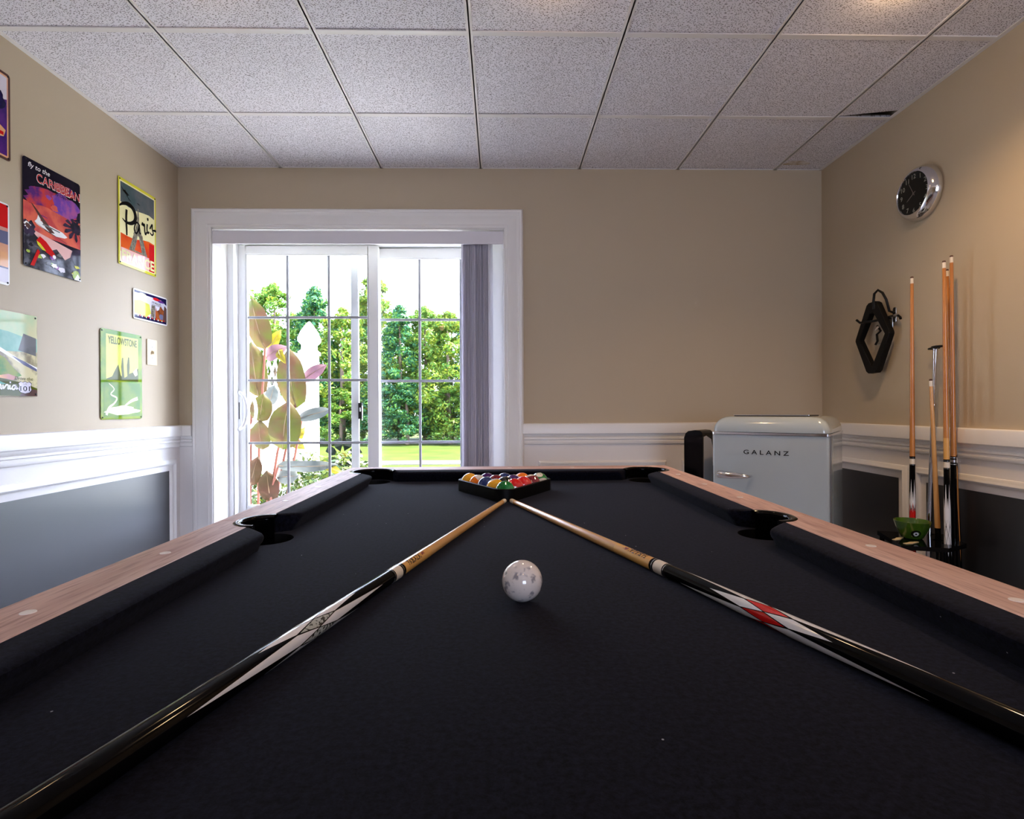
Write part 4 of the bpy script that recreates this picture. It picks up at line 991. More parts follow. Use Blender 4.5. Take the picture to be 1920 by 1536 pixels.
g['palegreen'] = gl('print_pale_green', (196, 200, 84), (210, 206, 92), 8); g['olive'] = gl('print_olive', (78, 84, 8)); g['sea'] = gl('print_sea', (120, 178, 160), (150, 196, 180), 10); g['sky'] = gl('print_sea_sky', (166, 208, 168), (214, 210, 168), 5); g['sand'] = gl('print_sand', (214, 204, 160), (150, 140, 116), 16, (.45, .6))
g['hill'] = gl('print_hill', (84, 138, 50), (140, 150, 50), 18); g['tower'] = gl('print_stone', (150, 142, 124), (106, 100, 90), 60); g['rust'] = gl('print_rust', (160, 84, 40), (110, 52, 30), 26); g['lilac'] = gl('print_lilac', (214, 208, 222)); g['peach'] = gl('print_peach', (232, 174, 128), (206, 150, 140), 10)
g['purple'] = gl('print_purple', (58, 24, 110), (90, 40, 130), 16); g['steelblue'] = gl('print_steel_blue', (104, 106, 136))

# Caribbean
s = Sign('tin sign with Caribbean lettering, a plane and a red parrot', 2.295, 2.603, .595, 1.047, g['dark'])
s.rect(.0, .33, 1, .60, g['orange'])
s.blob(.45, .66, .42, .135, g['cloud'], 3); s.blob(.72, .71, .26, .10, g['violet'], 8); s.blob(.30, .69, .22, .085, g['cloud'], 5); s.blob(.66, .60, .22, .05, g['violet'], 12); s.blob(.45, .565, .40, .045, g['orange'], 4); s.blob(.70, .86, .2, .05, g['cloud'], 14); s.blob(.42, .72, .05, .02, g['violet'], 31); s.blob(.52, .64, .06, .03, g['orange'], 33)
s.poly([(.12, .36), (.95, .28), (.98, .20), (.78, .14), (.35, .21), (.15, .30)], g['pink'])
# parked-in-the-air plane
s.poly([(.18, .44), (.22, .47), (.40, .455), (.66, .435), (.75, .405), (.70, .385), (.52, .37), (.34, .395), (.22, .42)], g['white']); s.poly([(.22, .47), (.24, .52), (.27, .51), (.28, .465)], g['white'])
s.poly([(.12, .60), (.15, .595), (.52, .395), (.44, .385), (.36, .42)], g['brown']); s.poly([(.15, .445), (.30, .41), (.75, .335), (.72, .345), (.36, .39)], g['brown']); s.poly([(.30, .435), (.33, .45), (.62, .43), (.60, .42)], g['grey'])
# jungle and palms
s.poly([(0, .0), (1, .0), (1, .20), (.85, .24), (.70, .17), (.55, .25), (.40, .20), (.30, .27), (.20, .31), (.0, .42)], g['jungle'])
s.blob(.08, .36, .10, .07, g['palm'], 21, amp=.4); s.blob(.06, .38, .05, .03, g['white'], 22, amp=.4); s.blob(.07, .375, .04, .025, g['brown'], 23)
for a in range(11):
    t_ = 2 * PI * a / 11 + .2; s.poly([(.90, .52), (.90 + .20 * math.cos(t_ - .15), .52 + .10 * math.sin(t_ - .15)), (.90 + .24 * math.cos(t_), .50 + .115 * math.sin(t_)), (.90 + .20 * math.cos(t_ + .15), .51 + .10 * math.sin(t_ + .15))], g['palm'])
s.poly([(.80, .22), (.84, .30), (1, .33), (1, .16), (.9, .14)], g['palm']); s.blob(.9, .53, .1, .06, g['palm'], 25)
for i in range(16):
    rn = random.Random(50 + i); s.blob(rn.uniform(.03, .95), rn.uniform(.03, .22), rn.uniform(.03, .07), rn.uniform(.008, .02), g[('yellow', 'lime', 'violet', 'grey', 'white', 'palm')[i % 6]], 60 + i, 12, .4)
s.poly([(.10, .02), (.16, .02), (.26, .17), (.22, .19)], g['red']); s.poly([(.20, .27), (.26, .315), (.36, .285), (.48, .215), (.53, .175), (.48, .155), (.36, .185), (.28, .215)], g['red']); s.poly([(.20, .265), (.26, .25), (.36, .195), (.30, .195), (.22, .23)], g['yellow']); s.ell(.50, .165, .03, .018, g['white']); s.poly([(.52, .15), (.55, .14), (.53, .12)], g['black'])
s.blob(.50, .08, .05, .02, g['white'], 71, 14, .4); s.blob(.63, .06, .06, .025, g['lilac'], 72, 14, .4); s.blob(.90, .05, .07, .05, g['lime'], 73); s.poly([(.86, .0), (.93, .07), (.99, .02), (1, 0)], g['white'])
s.text('CARIBBEAN', .205, .808, .775, .090, g['white'], .022); s.text('CARIBBEAN', .212, .813, .760, .082, g['red'], .0)
s.text('fly to the', .06, .905, .36, .06, g['white'], .01, .3); s.text('by Clipper', .52, .765, .26, .036, g['palm'], 0, .3)
s.done()
# Paris
s = Sign('tin sign with Paris lettering and a grey iron tower over red France lettering', 2.860, 3.166, .752, 1.201, g['yellow'], r=.004)
s.rect(.03, .03, .97, .97, g['cream']); s.poly([(.05, .72), (.25, .70), (.45, .70), (.65, .72), (.80, .73), (.95, .71), (.95, .955), (.05, .955)], g['slate'])
s.poly([(.05, .15), (.95, .15), (.95, .395), (.80, .405), (.62, .39), (.42, .355), (.22, .355), (.05, .365)], g['org2']); s.rect(.80, .04, .95, .385, g['dred']); s.rect(.06, .04, .80, .20, g['pink']); s.rect(.80, .04, .95, .2, g['dred'])
s.poly([(.49, .74), (.51, .74), (.535, .56), (.60, .43), (.40, .43), (.465, .56)], g['tower']); s.poly([(.39, .44), (.61, .44), (.63, .41), (.37, .41)], g['tower']); s.poly([(.38, .41), (.48, .41), (.455, .33), (.40, .22), (.27, .22)], g['tower']); s.poly([(.62, .41), (.52, .41), (.545, .33), (.60, .22), (.73, .22)], g['tower']); s.rect(.26, .205, .74, .225, g['tower'])
s.poly([(.03, .93), (.06, .91), (.12, .855), (.20, .83), (.26, .79), (.33, .772), (.22, .815), (.24, .83), (.14, .86)], g['black']); s.poly([(.10, .86), (.17, .88), (.18, .87), (.26, .845), (.27, .835), (.15, .845)], g['black']); s.poly([(.46, .80), (.50, .805), (.56, .79), (.52, .79)], g['black'])
B_ = g['black']
s.stroke([(.02, .665), (.10, .705), (.25, .735), (.38, .70), (.43, .63), (.40, .565), (.30, .52), (.18, .51), (.09, .535)], [.02, .05, .07, .08, .08, .07, .06, .04, .01], B_); s.stroke([(.20, .66), (.19, .55), (.20, .42), (.20, .36)], [.05, .05, .04, .03], B_)
s.stroke([(.52, .555), (.46, .57), (.41, .52), (.40, .46), (.45, .435), (.51, .50), (.53, .56), (.53, .47), (.57, .455)], .032, B_); s.stroke([(.60, .565), (.62, .60), (.64, .57), (.66, .59), (.67, .585), (.68, .50), (.70, .475), (.73, .51)], .032, B_)
s.stroke([(.75, .615), (.74, .55), (.76, .505), (.80, .53)], .034, B_); s.ell(.765, .675, .022, .02, B_); s.stroke([(.82, .57), (.89, .64), (.89, .58), (.92, .535), (.88, .505), (.83, .525)], .03, B_); s.stroke([(.90, .57), (.95, .575), (1.0, .58)], [.02, .04, .045], B_)
s.text('FRANCE', .075, .055, .86, .125, g['cream'], .03)
s.done()
# Italy plate
s = Sign('small licence plate sized tin sign with a leaning tower, above the light switch', 2.970, 3.269, .488, .651, g['white'], r=.012)
s.rect(.03, .05, .97, .95, g['lilac']); s.poly([(.03, .05), (.97, .05), (.97, .20), (.03, .14)], g['navy']); s.poly([(.03, .95), (.97, .95), (.97, .72), (.80, .86), (.03, .88)], g['navy']); s.blob(.66, .84, .12, .05, g['dred'], 41); s.blob(.8, .8, .10, .04, g['purple'], 44); s.blob(.25, .86, .12, .05, g['cream'], 42)
s.poly([(.03, .2), (.35, .14), (.5, .3), (.45, .6), (.2, .66), (.03, .6)], g['palegreen'])
for i in range(6): s.rect(.485 + .004 * i, .18 + .07 * i, .60 + .004 * i, .235 + .07 * i, g['tower']); s.rect(.49 + .004 * i, .235 + .07 * i, .595 + .004 * i, .25 + .07 * i, g['brown'])
s.poly([(.62, .12), (.92, .12), (.94, .45), (.85, .55), (.78, .66), (.74, .50), (.66, .44), (.64, .56), (.62, .4)], g['rust']); s.poly([(.85, .12), (.97, .12), (.97, .62), (.90, .70), (.88, .5)], g['brown']); s.blob(.80, .27, .06, .1, g['steelblue'], 43)
for i in range(14): s.ell(.12 + .058 * i, .13 + (.02 if i % 2 else 0), .016, .03, g[('cream', 'dred', 'white', 'org2')[i % 4]], 10)
s.text('ITALIA', .52, .66, .28, .075, g['grey'], .02); s.rect(.51, .615, .81, .63, g['grey'])
s.done(screws=False)
# Yellowstone
s = Sign('green tin sign with Yellowstone lettering at the far end of the wall, mirroring the window', 2.728, 3.037, -.048, .402, g['green'])
s.rect(.12, .45, .90, .95, g['palegreen']); s.poly([(.12, .45), (.25, .48), (.35, .58), (.40, .62), (.46, .50), (.52, .47), (.60, .49), (.68, .53), (.78, .55), (.90, .60), (.90, .44), (.12, .44)], g['olive'])
s.poly([(.49, .46), (.47, .60), (.49, .70), (.52, .705), (.53, .60), (.55, .46)], g['olive']); s.poly([(.62, .48), (.61, .62), (.64, .72), (.67, .715), (.68, .6), (.66, .48)], g['olive']); s.poly([(.76, .55), (.86, .60), (.88, .52), (.82, .50)], g['cream'])
s.rect(.06, .03, .94, .42, g['dgreen']); s.stroke([(.12, .05), (.18, .13), (.30, .18), (.36, .24), (.22, .28), (.30, .34), (.18, .40)], [.05, .04, .03, .03, .02, .02, .01], g['cream']); s.stroke([(.55, .15), (.72, .21), (.88, .24)], [.02, .05, .06], g['cream']); s.blob(.5, .1, .4, .05, g['cream'], 9)
s.text('YELLOWSTONE', .165, .845, .70, .085, g['olive'], .02)
s.done()
# California
s = Sign('tin sign with a green coast, Drive the 101 road shield and white script', 2.055, 2.360, .057, .395, g['sand'])
s.rect(.0, .70, 1, 1, g['sky']); s.poly([(0, .80), (.55, .76), (.80, .715), (1, .715), (1, .55), (0, .50)], g['sea']); s.poly([(.78, .76), (.98, .72), (.98, .50), (.7, .55)], g['grey']); s.poly([(0, .62), (.4, .58), (.7, .45), (1, .36), (1, .33), (.7, .41), (.4, .53), (0, .57)], g['white'])
s.poly([(.6, .48), (.8, .42), (.99, .34), (.99, .31), (.78, .38)], g['steelblue']); s.poly([(0, .55), (.35, .50), (.50, .45), (.62, .34), (.75, .25), (.6, .2), (0, .2)], g['hill']); s.poly([(0, .0), (1, .0), (1, .10), (.78, .16), (.5, .2), (.3, .22), (0, .2)], g['olive']); s.poly([(.3, .22), (.55, .26), (.68, .23), (.62, .19)], g['peach']); s.poly([(0, .17), (.30, .21), (.52, .14), (.2, .12)], g['sea']); s.poly([(.72, 0), (1, 0), (1, .08), (.8, .1)], g['brown'])
sh = [(.70, .155), (.735, .175), (.765, .165), (.80, .178), (.835, .165), (.865, .175), (.90, .155), (.885, .12), (.90, .08), (.87, .05), (.80, .035), (.73, .05), (.70, .08), (.715, .12)]
s.poly([(u + (u - .8) * .08, v + (v - .105) * .08) for u, v in sh], g['black']); s.poly(sh, g['lilac']); s.text('101', .725, .062, .15, .062, g['black'], .01); s.text('US', .775, .137, .05, .022, g['grey'], 0)
s.stroke([(.36, .095), (.37, .125), (.41, .14), (.44, .12), (.44, .085), (.46, .085)], .022, g['white']); s.stroke([(.47, .13), (.475, .085), (.52, .13), (.545, .12), (.54, .085), (.56, .09)], .022, g['white']); s.stroke([(.57, .13), (.57, .085), (.595, .09)], .022, g['white']); s.ell(.575, .16, .012, .011, g['white']); s.stroke([(.66, .125), (.62, .125), (.60, .09), (.63, .08), (.66, .12), (.665, .085), (.69, .1)], .022, g['white'])
for i, (st, x, w_) in enumerate((('Califor', .02, .33),)): s.text(st, x, .08, w_, .07, g['white'], .02, .2)
s.text('Drive the', .64, .195, .28, .04, g['olive'], 0, .2)
s.done()
# partly seen signs at the left edge
s = Sign('purple and blue tin sign with a dark border at the upper left edge', 1.935, 2.240, .99, 1.335, g['brown'])
s.rect(.03, .03, .97, .97, g['peach']); s.rect(.05, .05, .95, .95, g['purple']); s.poly([(.05, .95), (.95, .95), (.95, .70), (.7, .62), (.3, .75), (.05, .7)], g['lilac']); s.blob(.8, .65, .12, .12, g['navy'], 51); s.blob(.6, .60, .12, .1, g['sea'], 52); s.poly([(.4, .55), (.75, .42), (.93, .34), (.90, .26), (.75, .22), (.70, .15), (.72, .3), (.62, .40), (.4, .45)], g['peach']); s.rect(.76, .27, .90, .31, g['dred']); s.blob(.35, .35, .2, .15, g['steelblue'], 53)
s.done()
s = Sign('red sky tin sign with bridge ironwork at the left edge under the purple sign', 1.925, 2.232, .495, .818, g['white'])
s.rect(.02, .03, .98, .98, g['red']); s.poly([(.02, .70), (.98, .70), (.98, .62), (.02, .5)], g['peach']); s.poly([(.02, .60), (.98, .66), (.98, .50), (.02, .42)], g['steelblue']); s.rect(.02, .03, .98, .45, g['steelblue']); s.rect(.86, .22, .98, .5, g['peach']); s.rect(.62, .22, .80, .5, g['pink'])
for i in range(5): s.stroke([(.62, .25 + .05 * i), (.80, .30 + .05 * i)], .02, g['brown']); s.stroke([(.80, .25 + .05 * i), (.62, .30 + .05 * i)], .02, g['brown'])
s.rect(.55, .2, .62, .95, g['brown']); s.rect(.80, .2, .86, .88, g['brown']); s.rect(.02, .03, .98, .2, g['lilac'])
s.done()
# ------------------------------------------------------------------ outdoors
GZ = -.10
M['lawn'] = mat('lawn', rgb(46, 60, 12), .9, spec=.1, col2=rgb(60, 70, 20), nscale=1.4, detail=8, contrast=(.35, .65), bump=.4, bscale=40)
M['concrete'] = mat('concrete', rgb(196, 192, 184), .85, col2=rgb(178, 174, 168), nscale=6)
M['gravel'] = mat('gravel', rgb(120, 113, 100), .9, col2=rgb(92, 88, 78), nscale=40, bump=.6, bscale=60)
M['soil'] = mat('mulch', rgb(86, 66, 52), .95, col2=rgb(60, 46, 38), nscale=30, bump=.6, bscale=60)
M['fence'] = mat('white_fence_vinyl', rgb(240, 240, 240), .4)
def ground(name, pts, z, m, label):
    q = MB(); q.prism([(x, y, z - .05) for x, y in pts], (0, 0, .05), m); return struct(q.build(name, smooth=False), label, 'ground')
ground('lawn', [(-60, YB + WT), (60, YB + WT), (60, 70), (-60, 70)], GZ, M['lawn'], 'bright green lawn between the house and the trees')
ground('patio', [(-1.15, YB + WT), (2.6, YB + WT), (2.6, 6.6), (-1.15, 6.6)], GZ + .02, M['concrete'], 'pale concrete patio outside the sliding door')
ground('path', [(-6, 10.3), (10, 10.6), (10, 11.35), (-6, 11.0)], GZ + .015, M['gravel'], 'pale gravel strip across the lawn')
ground('garden_bed_ground', [(-2.15, YB + WT), (-1.15, YB + WT), (-1.15, 6.4), (-2.15, 6.4)], GZ + .01, M['soil'], 'mulched garden bed beside the white fence')
# fence: post with pointed cap, lattice top panel, solid lower panel
fe = thing('privacy_fence', 'white vinyl privacy fence with lattice top running from the house to its post', 'fence', (-1.95, 4.7, GZ))
fe_x = -1.95
def fb(a, b): q.box((a[0], a[1] - 4.7, a[2] - GZ), (b[0], b[1] - 4.7, b[2] - GZ), M['fence'])
q = MB(); fb((-.02, YB + WT, 0.0), (.02, 5.45, 1.0)); q.build('lower_panel', fe, smooth=False)
q = MB(); fb((-.03, YB + WT, .98), (.03, 5.45, 1.07)); fb((-.03, YB + WT, -.02), (.03, 5.45, .06)); q.build('rail', fe, smooth=False, bevel=.004)
q = MB(); ph = [(YB + WT + 1.64 * i / 12, 1.50 + .06 * math.cos(i / 12 * PI)) for i in range(13)]
q.prism([(-.03, y - 4.7, z - GZ - .045) for y, z in ph] + [(-.03, y - 4.7, z - GZ + .045) for y, z in ph[::-1]], (.06, 0, 0), M['fence']); q.build('top_rail', fe, smooth=False)
q = MB(); y0, y1, z0, z1 = YB + WT - 4.7, 5.45 - 4.7, 1.07 - GZ, 1.50 - GZ
for k in range(-4, 16):
    for sgn, xx in ((1, -.008), (-1, .002)):
        yc = y0 + k * .13
        pts = [(yc, z0), (yc + (z1 - z0) * sgn * .75, z1)]
        if sgn < 0: pts = [(yc + .3, z0), (yc + .3 - (z1 - z0) * .75, z1)]
        (ya, za), (yb, zb) = pts
        # clip to the panel in y
        if max(ya, yb) < y0 or min(ya, yb) > y1: continue
        def clip(ya, za, yb, zb):
            for lim, side in ((y0, 1), (y1, -1)):
                if (ya - lim) * side < 0: t = (lim - ya) / (yb - ya); ya, za = lim, za + (zb - za) * t
                if (yb - lim) * side < 0: t = (lim - yb) / (ya - yb); yb, zb = lim, zb + (za - zb) * t
            return ya, za, yb, zb
        ya, za, yb, zb = clip(ya, za, yb, zb)
        q.prism([(xx, ya - .015, za), (xx, ya + .015, za), (xx, yb + .015, zb), (xx, yb - .015, zb)], (.008, 0, 0), M['fence'])
q.build('lattice', fe, smooth=False)
fp = thing('fence_post', 'white fence post with a pointed finial cap at the end of the lattice fence', 'fence post', (-1.90, 5.53, GZ))
q = MB(); q.box((-.072, -.072, 0), (.072, .072, 1.60), M['fence']); q.build('post', fp, smooth=False, bevel=.004)
q = MB()
def sq(r, z): return [(-r, -r, z), (r, -r, z), (r, r, z), (-r, r, z)]
lv = [(.085, 1.60), (.085, 1.63), (.060, 1.655), (.060, 1.70), (.086, 1.735), (.088, 1.765), (.062, 1.84), (.03, 1.90), (.006, 1.935)]
V = [p for r, z in lv for p in sq(r, z)]; q.add(V, [(4 * i + k, 4 * i + (k + 1) % 4, 4 * i + 4 + (k + 1) % 4, 4 * i + 4 + k) for i in range(len(lv) - 1) for k in range(4)] + [tuple(range(4 * len(lv) - 4, 4 * len(lv)))], M['fence'])
q.build('finial', fp, smooth=False)

# leaves: shared helper
def dk(c, k): return tuple(v * k for v in c[:3]) + (1,)
def leafm(name, a, b, tr=.45, k=.30): return mat(name, dk(rgb(*a), k), .55, spec=.25, col2=dk(rgb(*b), k), nscale=9, contrast=(.35, .65), transl=tr)
M['canna'] = leafm('canna_leaf', (150, 162, 66), (170, 122, 92), .45, .19); M['canna2'] = leafm('canna_leaf_grey', (170, 176, 172), (140, 150, 148), .3, .24); M['canna3'] = leafm('canna_leaf_yellow', (214, 186, 44), (190, 180, 60))
M['canna4'] = leafm('canna_leaf_pink', (206, 150, 160), (176, 130, 150), .4, .24); M['canna5'] = leafm('canna_leaf_maroon', (142, 92, 74), (118, 96, 58), .45, .22); M['midrib'] = mat('canna_midrib', rgb(92, 70, 44), .5); M['stem'] = mat('canna_stem', rgb(104, 62, 52), .6, spec=.2)
def leaf(base, tip, width, m, parent, nrm=(0.25, -1, .2), bend=.04, cup=.15, origin=Vector((0, 0, 0))):
    b, t = Vector(base), Vector(tip); ax = (t - b); L = ax.length; ax.normalize(); n = Vector(nrm); n = (n - ax * n.dot(ax)).normalized(); s_ = ax.cross(n)
    q = MB(); V = []; R = 12; C = 6
    for i in range(R + 1):
        u = i / R; wv = width / 2 * (math.sin(PI * min(1, u * .90 + .08)) ** .5) if 0 < i < R else (.006 if i == 0 else .001)
        if i > 0 and u > .72: wv *= 1 - ((u - .72) / .28) ** 1.8 * .8
        c = b + ax * (L * u) + n * (bend * math.sin(PI * u) - bend * 1.2 * max(0, u - .7))
        for k in range(C + 1):
            x = (k / C * 2 - 1); V.append(c + s_ * (x * wv) - n * (cup * wv * x * x) + n * (.006 * math.sin(8 * u + 2 * x)) - origin)
    q.add(V, [(i * (C + 1) + k, i * (C + 1) + k + 1, (i + 1) * (C + 1) + k + 1, (i + 1) * (C + 1) + k) for i in range(R) for k in range(C)], m)
    q.recalc = False; o = q.build('leaf', parent, angle=80)
    # midrib as a darker raised line
    r = MB(); r.tube([b + ax * (L * u) + n * (bend * math.sin(PI * u) - bend * 1.2 * max(0, u - .7) + .002) - origin for u in [i / 10 for i in range(11)]], [.0035 - .0003 * i for i in range(11)], M['midrib'], 6); r.build('midrib', o)
    return o
cn = thing('canna_plant', 'tall canna plant with broad reddish green leaves just outside the door', 'plant', (-1.70, 4.08, GZ + .01)); O_ = Vector(cn.location)
LV = [((-1.734, 4.10, 1.409), (-1.820, 4.07, 1.784), .175, 'canna'), ((-1.800, 4.14, 1.06), (-1.843, 4.11, 1.468), .175, 'canna'), ((-1.706, 4.05, 1.336), (-1.543, 4.02, 1.418), .102, 'canna4'), ((-1.513, 4.12, .973), (-1.562, 4.09, 1.418), .205, 'canna'),
      ((-1.759, 4.06, .872), (-1.718, 4.03, 1.078), .150, 'canna'), ((-1.578, 4.02, .671), (-1.522, 3.99, 1.023), .225, 'canna'), ((-1.749, 4.08, .667), (-1.758, 4.05, .888), .145, 'canna'), ((-1.497, 4.20, 1.183), (-1.306, 4.17, 1.297), .095, 'canna4'),
      ((-1.509, 4.15, .895), (-1.257, 4.12, .960), .090, 'canna2'), ((-1.609, 4.0, .557), (-1.168, 3.97, .561), .085, 'canna2'), ((-1.673, 4.04, .293), (-1.690, 4.01, .522), .140, 'canna5'), ((-1.637, 4.07, .464), (-1.471, 4.04, .478), .110, 'canna2'),
      ((-1.814, 4.03, .412), (-1.746, 4.0, .624), .110, 'canna5'), ((-1.830, 4.40, 1.0), (-1.775, 4.37, 1.155), .10, 'canna2'), ((-1.520, 4.20, .742), (-1.473, 4.17, .824), .057, 'canna3'), ((-1.578, 4.25, .742), (-1.499, 4.22, .660), .08, 'canna3'), ((-1.786, 4.3, 1.409), (-1.687, 4.27, 1.577), .08, 'canna3'), ((-1.60, 4.05, 1.40), (-1.555, 4.0, 1.30), .06, 'canna3'), ((-1.30, 4.0, .58), (-1.13, 3.97, .49), .06, 'canna3')]
for b, t, w_, m in LV: leaf(b, t, w_, M[m], cn, nrm=(.2 + random.uniform(-.25, .25), -1, random.uniform(-.1, .4)), bend=random.uniform(.01, .05), origin=O_)
for pts in ([(-1.742, 4.12, 1.42), (-1.77, 4.12, 1.0), (-1.79, 4.12, .7), (-1.80, 4.11, GZ + .01)], [(-1.55, 4.10, 1.0), (-1.585, 4.06, .80), (-1.625, 4.05, .66), (-1.652, 4.05, .5), (-1.70, 4.05, .29), (-1.73, 4.05, GZ + .01)], [(-1.845, 4.12, 1.0), (-1.855, 4.12, .5), (-1.863, 4.12, GZ + .01)],
            [(-1.52, 4.12, 1.0), (-1.60, 4.10, .6), (-1.66, 4.09, .3), (-1.70, 4.09, GZ + .01)], [(-1.60, 4.0, .56), (-1.66, 4.03, .4), (-1.71, 4.05, GZ + .01)], [(-1.50, 4.2, .9), (-1.56, 4.15, .5), (-1.66, 4.1, GZ + .01)]):
    q = MB(); q.tube([Vector(p) - O_ for p in pts], [.009 + .003 * i / len(pts) for i in range(len(pts))], M['stem'], 8); q.build('stem', cn)

# leafy clouds
def leaf_cloud(q, n, samp, size, mats, rn):
    for _ in range(n):
        p, nr = samp(rn); d = Vector((rn.gauss(0, 1), rn.gauss(0, 1), rn.gauss(0, .7))).normalized(); nn = (Vector(nr) * 1.1 + Vector((rn.gauss(0, .6), rn.gauss(0, .6), rn.gauss(0, .6)))).normalized()
        d = (d - nn * d.dot(nn)).normalized(); e = nn.cross(d); s_ = size * rn.uniform(.6, 1.35); p = Vector(p)
        q.add([p - d * s_, p - e * s_ * .45, p + d * s_, p + e * s_ * .45], [(0, 1, 2, 3)], rn.choice(mats))
M['tl1'] = leafm('tree_leaf_sunny', (206, 220, 70), (160, 200, 66), .4, .31); M['tl2'] = leafm('tree_leaf_mid', (110, 178, 70), (140, 192, 70), .35, .36); M['tl3'] = leafm('tree_leaf_blue_green', (58, 140, 100), (84, 156, 88), .3, .36); M['bark'] = mat('bark', rgb(96, 80, 66), .9)
def make_tree(seed, mats, h=4.6, r=1.0, cone=.55, n=11000, size=.058):
    rn = random.Random(seed)
    t = bpy.data.objects.new('tree', None); COL.objects.link(t)
    cl = []                                     # clump centres on a tapering crown
    for k in range(95):
        u = rn.random() ** .9; z = .35 + (h - .45) * u; rr = r * (1 - u) ** cone * rn.uniform(.55, 1.0); a = rn.uniform(0, 2 * PI); cl.append((rr * math.cos(a), rr * math.sin(a), z, rn.uniform(.16, .36) * (1.15 - .5 * u)))
    cl.append((0, 0, h - .1, .14)); cl.append((0, 0, h - .35, .22))
    def samp(rn):
        c = rn.choice(cl); v = Vector((rn.gauss(0, 1), rn.gauss(0, 1), rn.gauss(0, 1))).normalized(); k = rn.uniform(.55, 1.05) * c[3]
        return (c[0] + v.x * k, c[1] + v.y * k, c[2] + v.z * k * .8), v
    q = MB(); q.recalc = False; leaf_cloud(q, n, samp, size, mats, rn); q.build('crown', t, smooth=False)
    q = MB(); q.tube([(0, 0, 0), (.03, 0, h * .3), (-.02, .02, h * .6), (0, 0, h * .9)], [.09, .075, .05, .015], M['bark'], 8); q.build('trunk', t)
    return t
V_ = [make_tree(1, [M['tl1'], M['tl1'], M['tl2']], 4.9, 1.15), make_tree(2, [M['tl2'], M['tl1'], M['tl2']], 4.6, 1.2, .45), make_tree(3, [M['tl3'], M['tl2'], M['tl3']], 4.7, 1.1, .6), make_tree(4, [M['tl1'], M['tl2'], M['tl1']], 4.2, 1.25, .4)]
TR = [(-8.3, 17.0, 0, 1.02, 'yellow green tree at the left end of the tree line, above the canna tip'), (-7.15, 17.6, 1, 1.10, 'pointed green tree seen above the second door pane from the left'), (-5.75, 17.2, 2, 1.04, 'tall blue green tree behind the fence post finial'),
      (-4.75, 16.7, 3, .98, 'bright yellow green tree right of the fence post'), (-3.95, 17.4, 0, 1.08, 'slender tree seen just left of the middle door stile'), (-3.05, 16.8, 2, .90, 'blue green tree just right of the middle door stile'),
      (-2.35, 17.3, 1, .93, 'mid green tree left of the right panel centre bar'), (-1.6, 16.8, 3, .96, 'yellow green tree right of the right panel centre bar'), (-.75, 17.5, 2, 1.0, 'dark tree beside the stacked blind'), (.3, 17.0, 0, .95, None), (1.4, 17.2, 1, 1.0, None), (2.6, 17.0, 2, 1.0, None), (-9.3, 17.4, 3, 1.10, None), (-10.3, 17.0, 0, 1.05, None), (3.9, 17.2, 3, 1.0, None)]
used = set()
def plant_tree(x, y, k, sc_, label, group):
    t = V_[k] if k not in used else copy_tree(V_[k]); used.add(k)
    t.location = (x, y, GZ - .01); t.rotation_euler = (0, 0, random.uniform(0, 6.28)); t.scale = (sc_ * random.uniform(.95, 1.1), sc_, sc_); tag(t, label, 'tree', group)
for x, y, k, sc_, lab in TR: plant_tree(x, y, k, sc_, lab or 'green tree of the tree line out of sight past the door opening', 'trees along the back of the lawn')
for i in range(15):
    plant_tree(-11 + i * 1.05 + random.uniform(-.2, .2), 18.8 + random.uniform(-.4, .5), i % 4, random.uniform(.90, 1.0), 'green tree in the second row, mostly hidden behind the front trees', 'second row of trees')
for i in range(14):
    t = copy_tree(V_[2 if i % 3 else 1]); t.name = 'shrub'; t.location = (-10.2 + i * .95 + random.uniform(-.2, .2), 16.1 + random.uniform(-.2, .3), GZ - .01); t.scale = (.75, .6, .36 + random.uniform(0, .1)); t.rotation_euler = (0, 0, random.uniform(0, 6))
    tag(t, 'low dark green shrub at the foot of the tree line', 'shrub', 'shrubs at the foot of the trees')
# sparse tall tree reaching in at the left
rn = random.Random(77); t = bpy.data.objects.new('tree', None); COL.objects.link(t); t.location = (-6.25, 12.5, GZ)
tag(t, 'sparse leafed tree reaching above the canna at the left edge of the door', 'tree')
q = MB(); q.recalc = False
def samp2(rn):
    c = rn.choice([(.0, 0, 3.3, .35), (.35, .1, 3.75, .25), (.5, 0, 3.4, .2), (-.4, 0, 3.4, .5), (-.5, .2, 2.8, .5), (.1, -.2, 2.7, .45), (-.2, 0, 2.2, .5), (.25, 0, 2.3, .4)]); v = Vector((rn.gauss(0, .6), rn.gauss(0, .6), rn.gauss(0, .6))); return (c[0] + v.x * c[3], c[1] + v.y * c[3], c[2] + v.z * c[3]), v.normalized()
leaf_cloud(q, 1500, samp2, .055, [M['tl1'], M['tl2'], M['tl1']], rn); q.build('crown', t, smooth=False)
q = MB(); q.tube([(0, 0, 0), (.05, 0, 1.2), (-.05, 0, 2.4), (.1, 0, 3.4)], [.07, .055, .04, .01], M['bark'], 8); q.tube([(0, 0, 2.2), (.3, .05, 3.0), (.45, .05, 3.7)], [.02, .014, .005], M['bark'], 6); q.build('trunk', t)
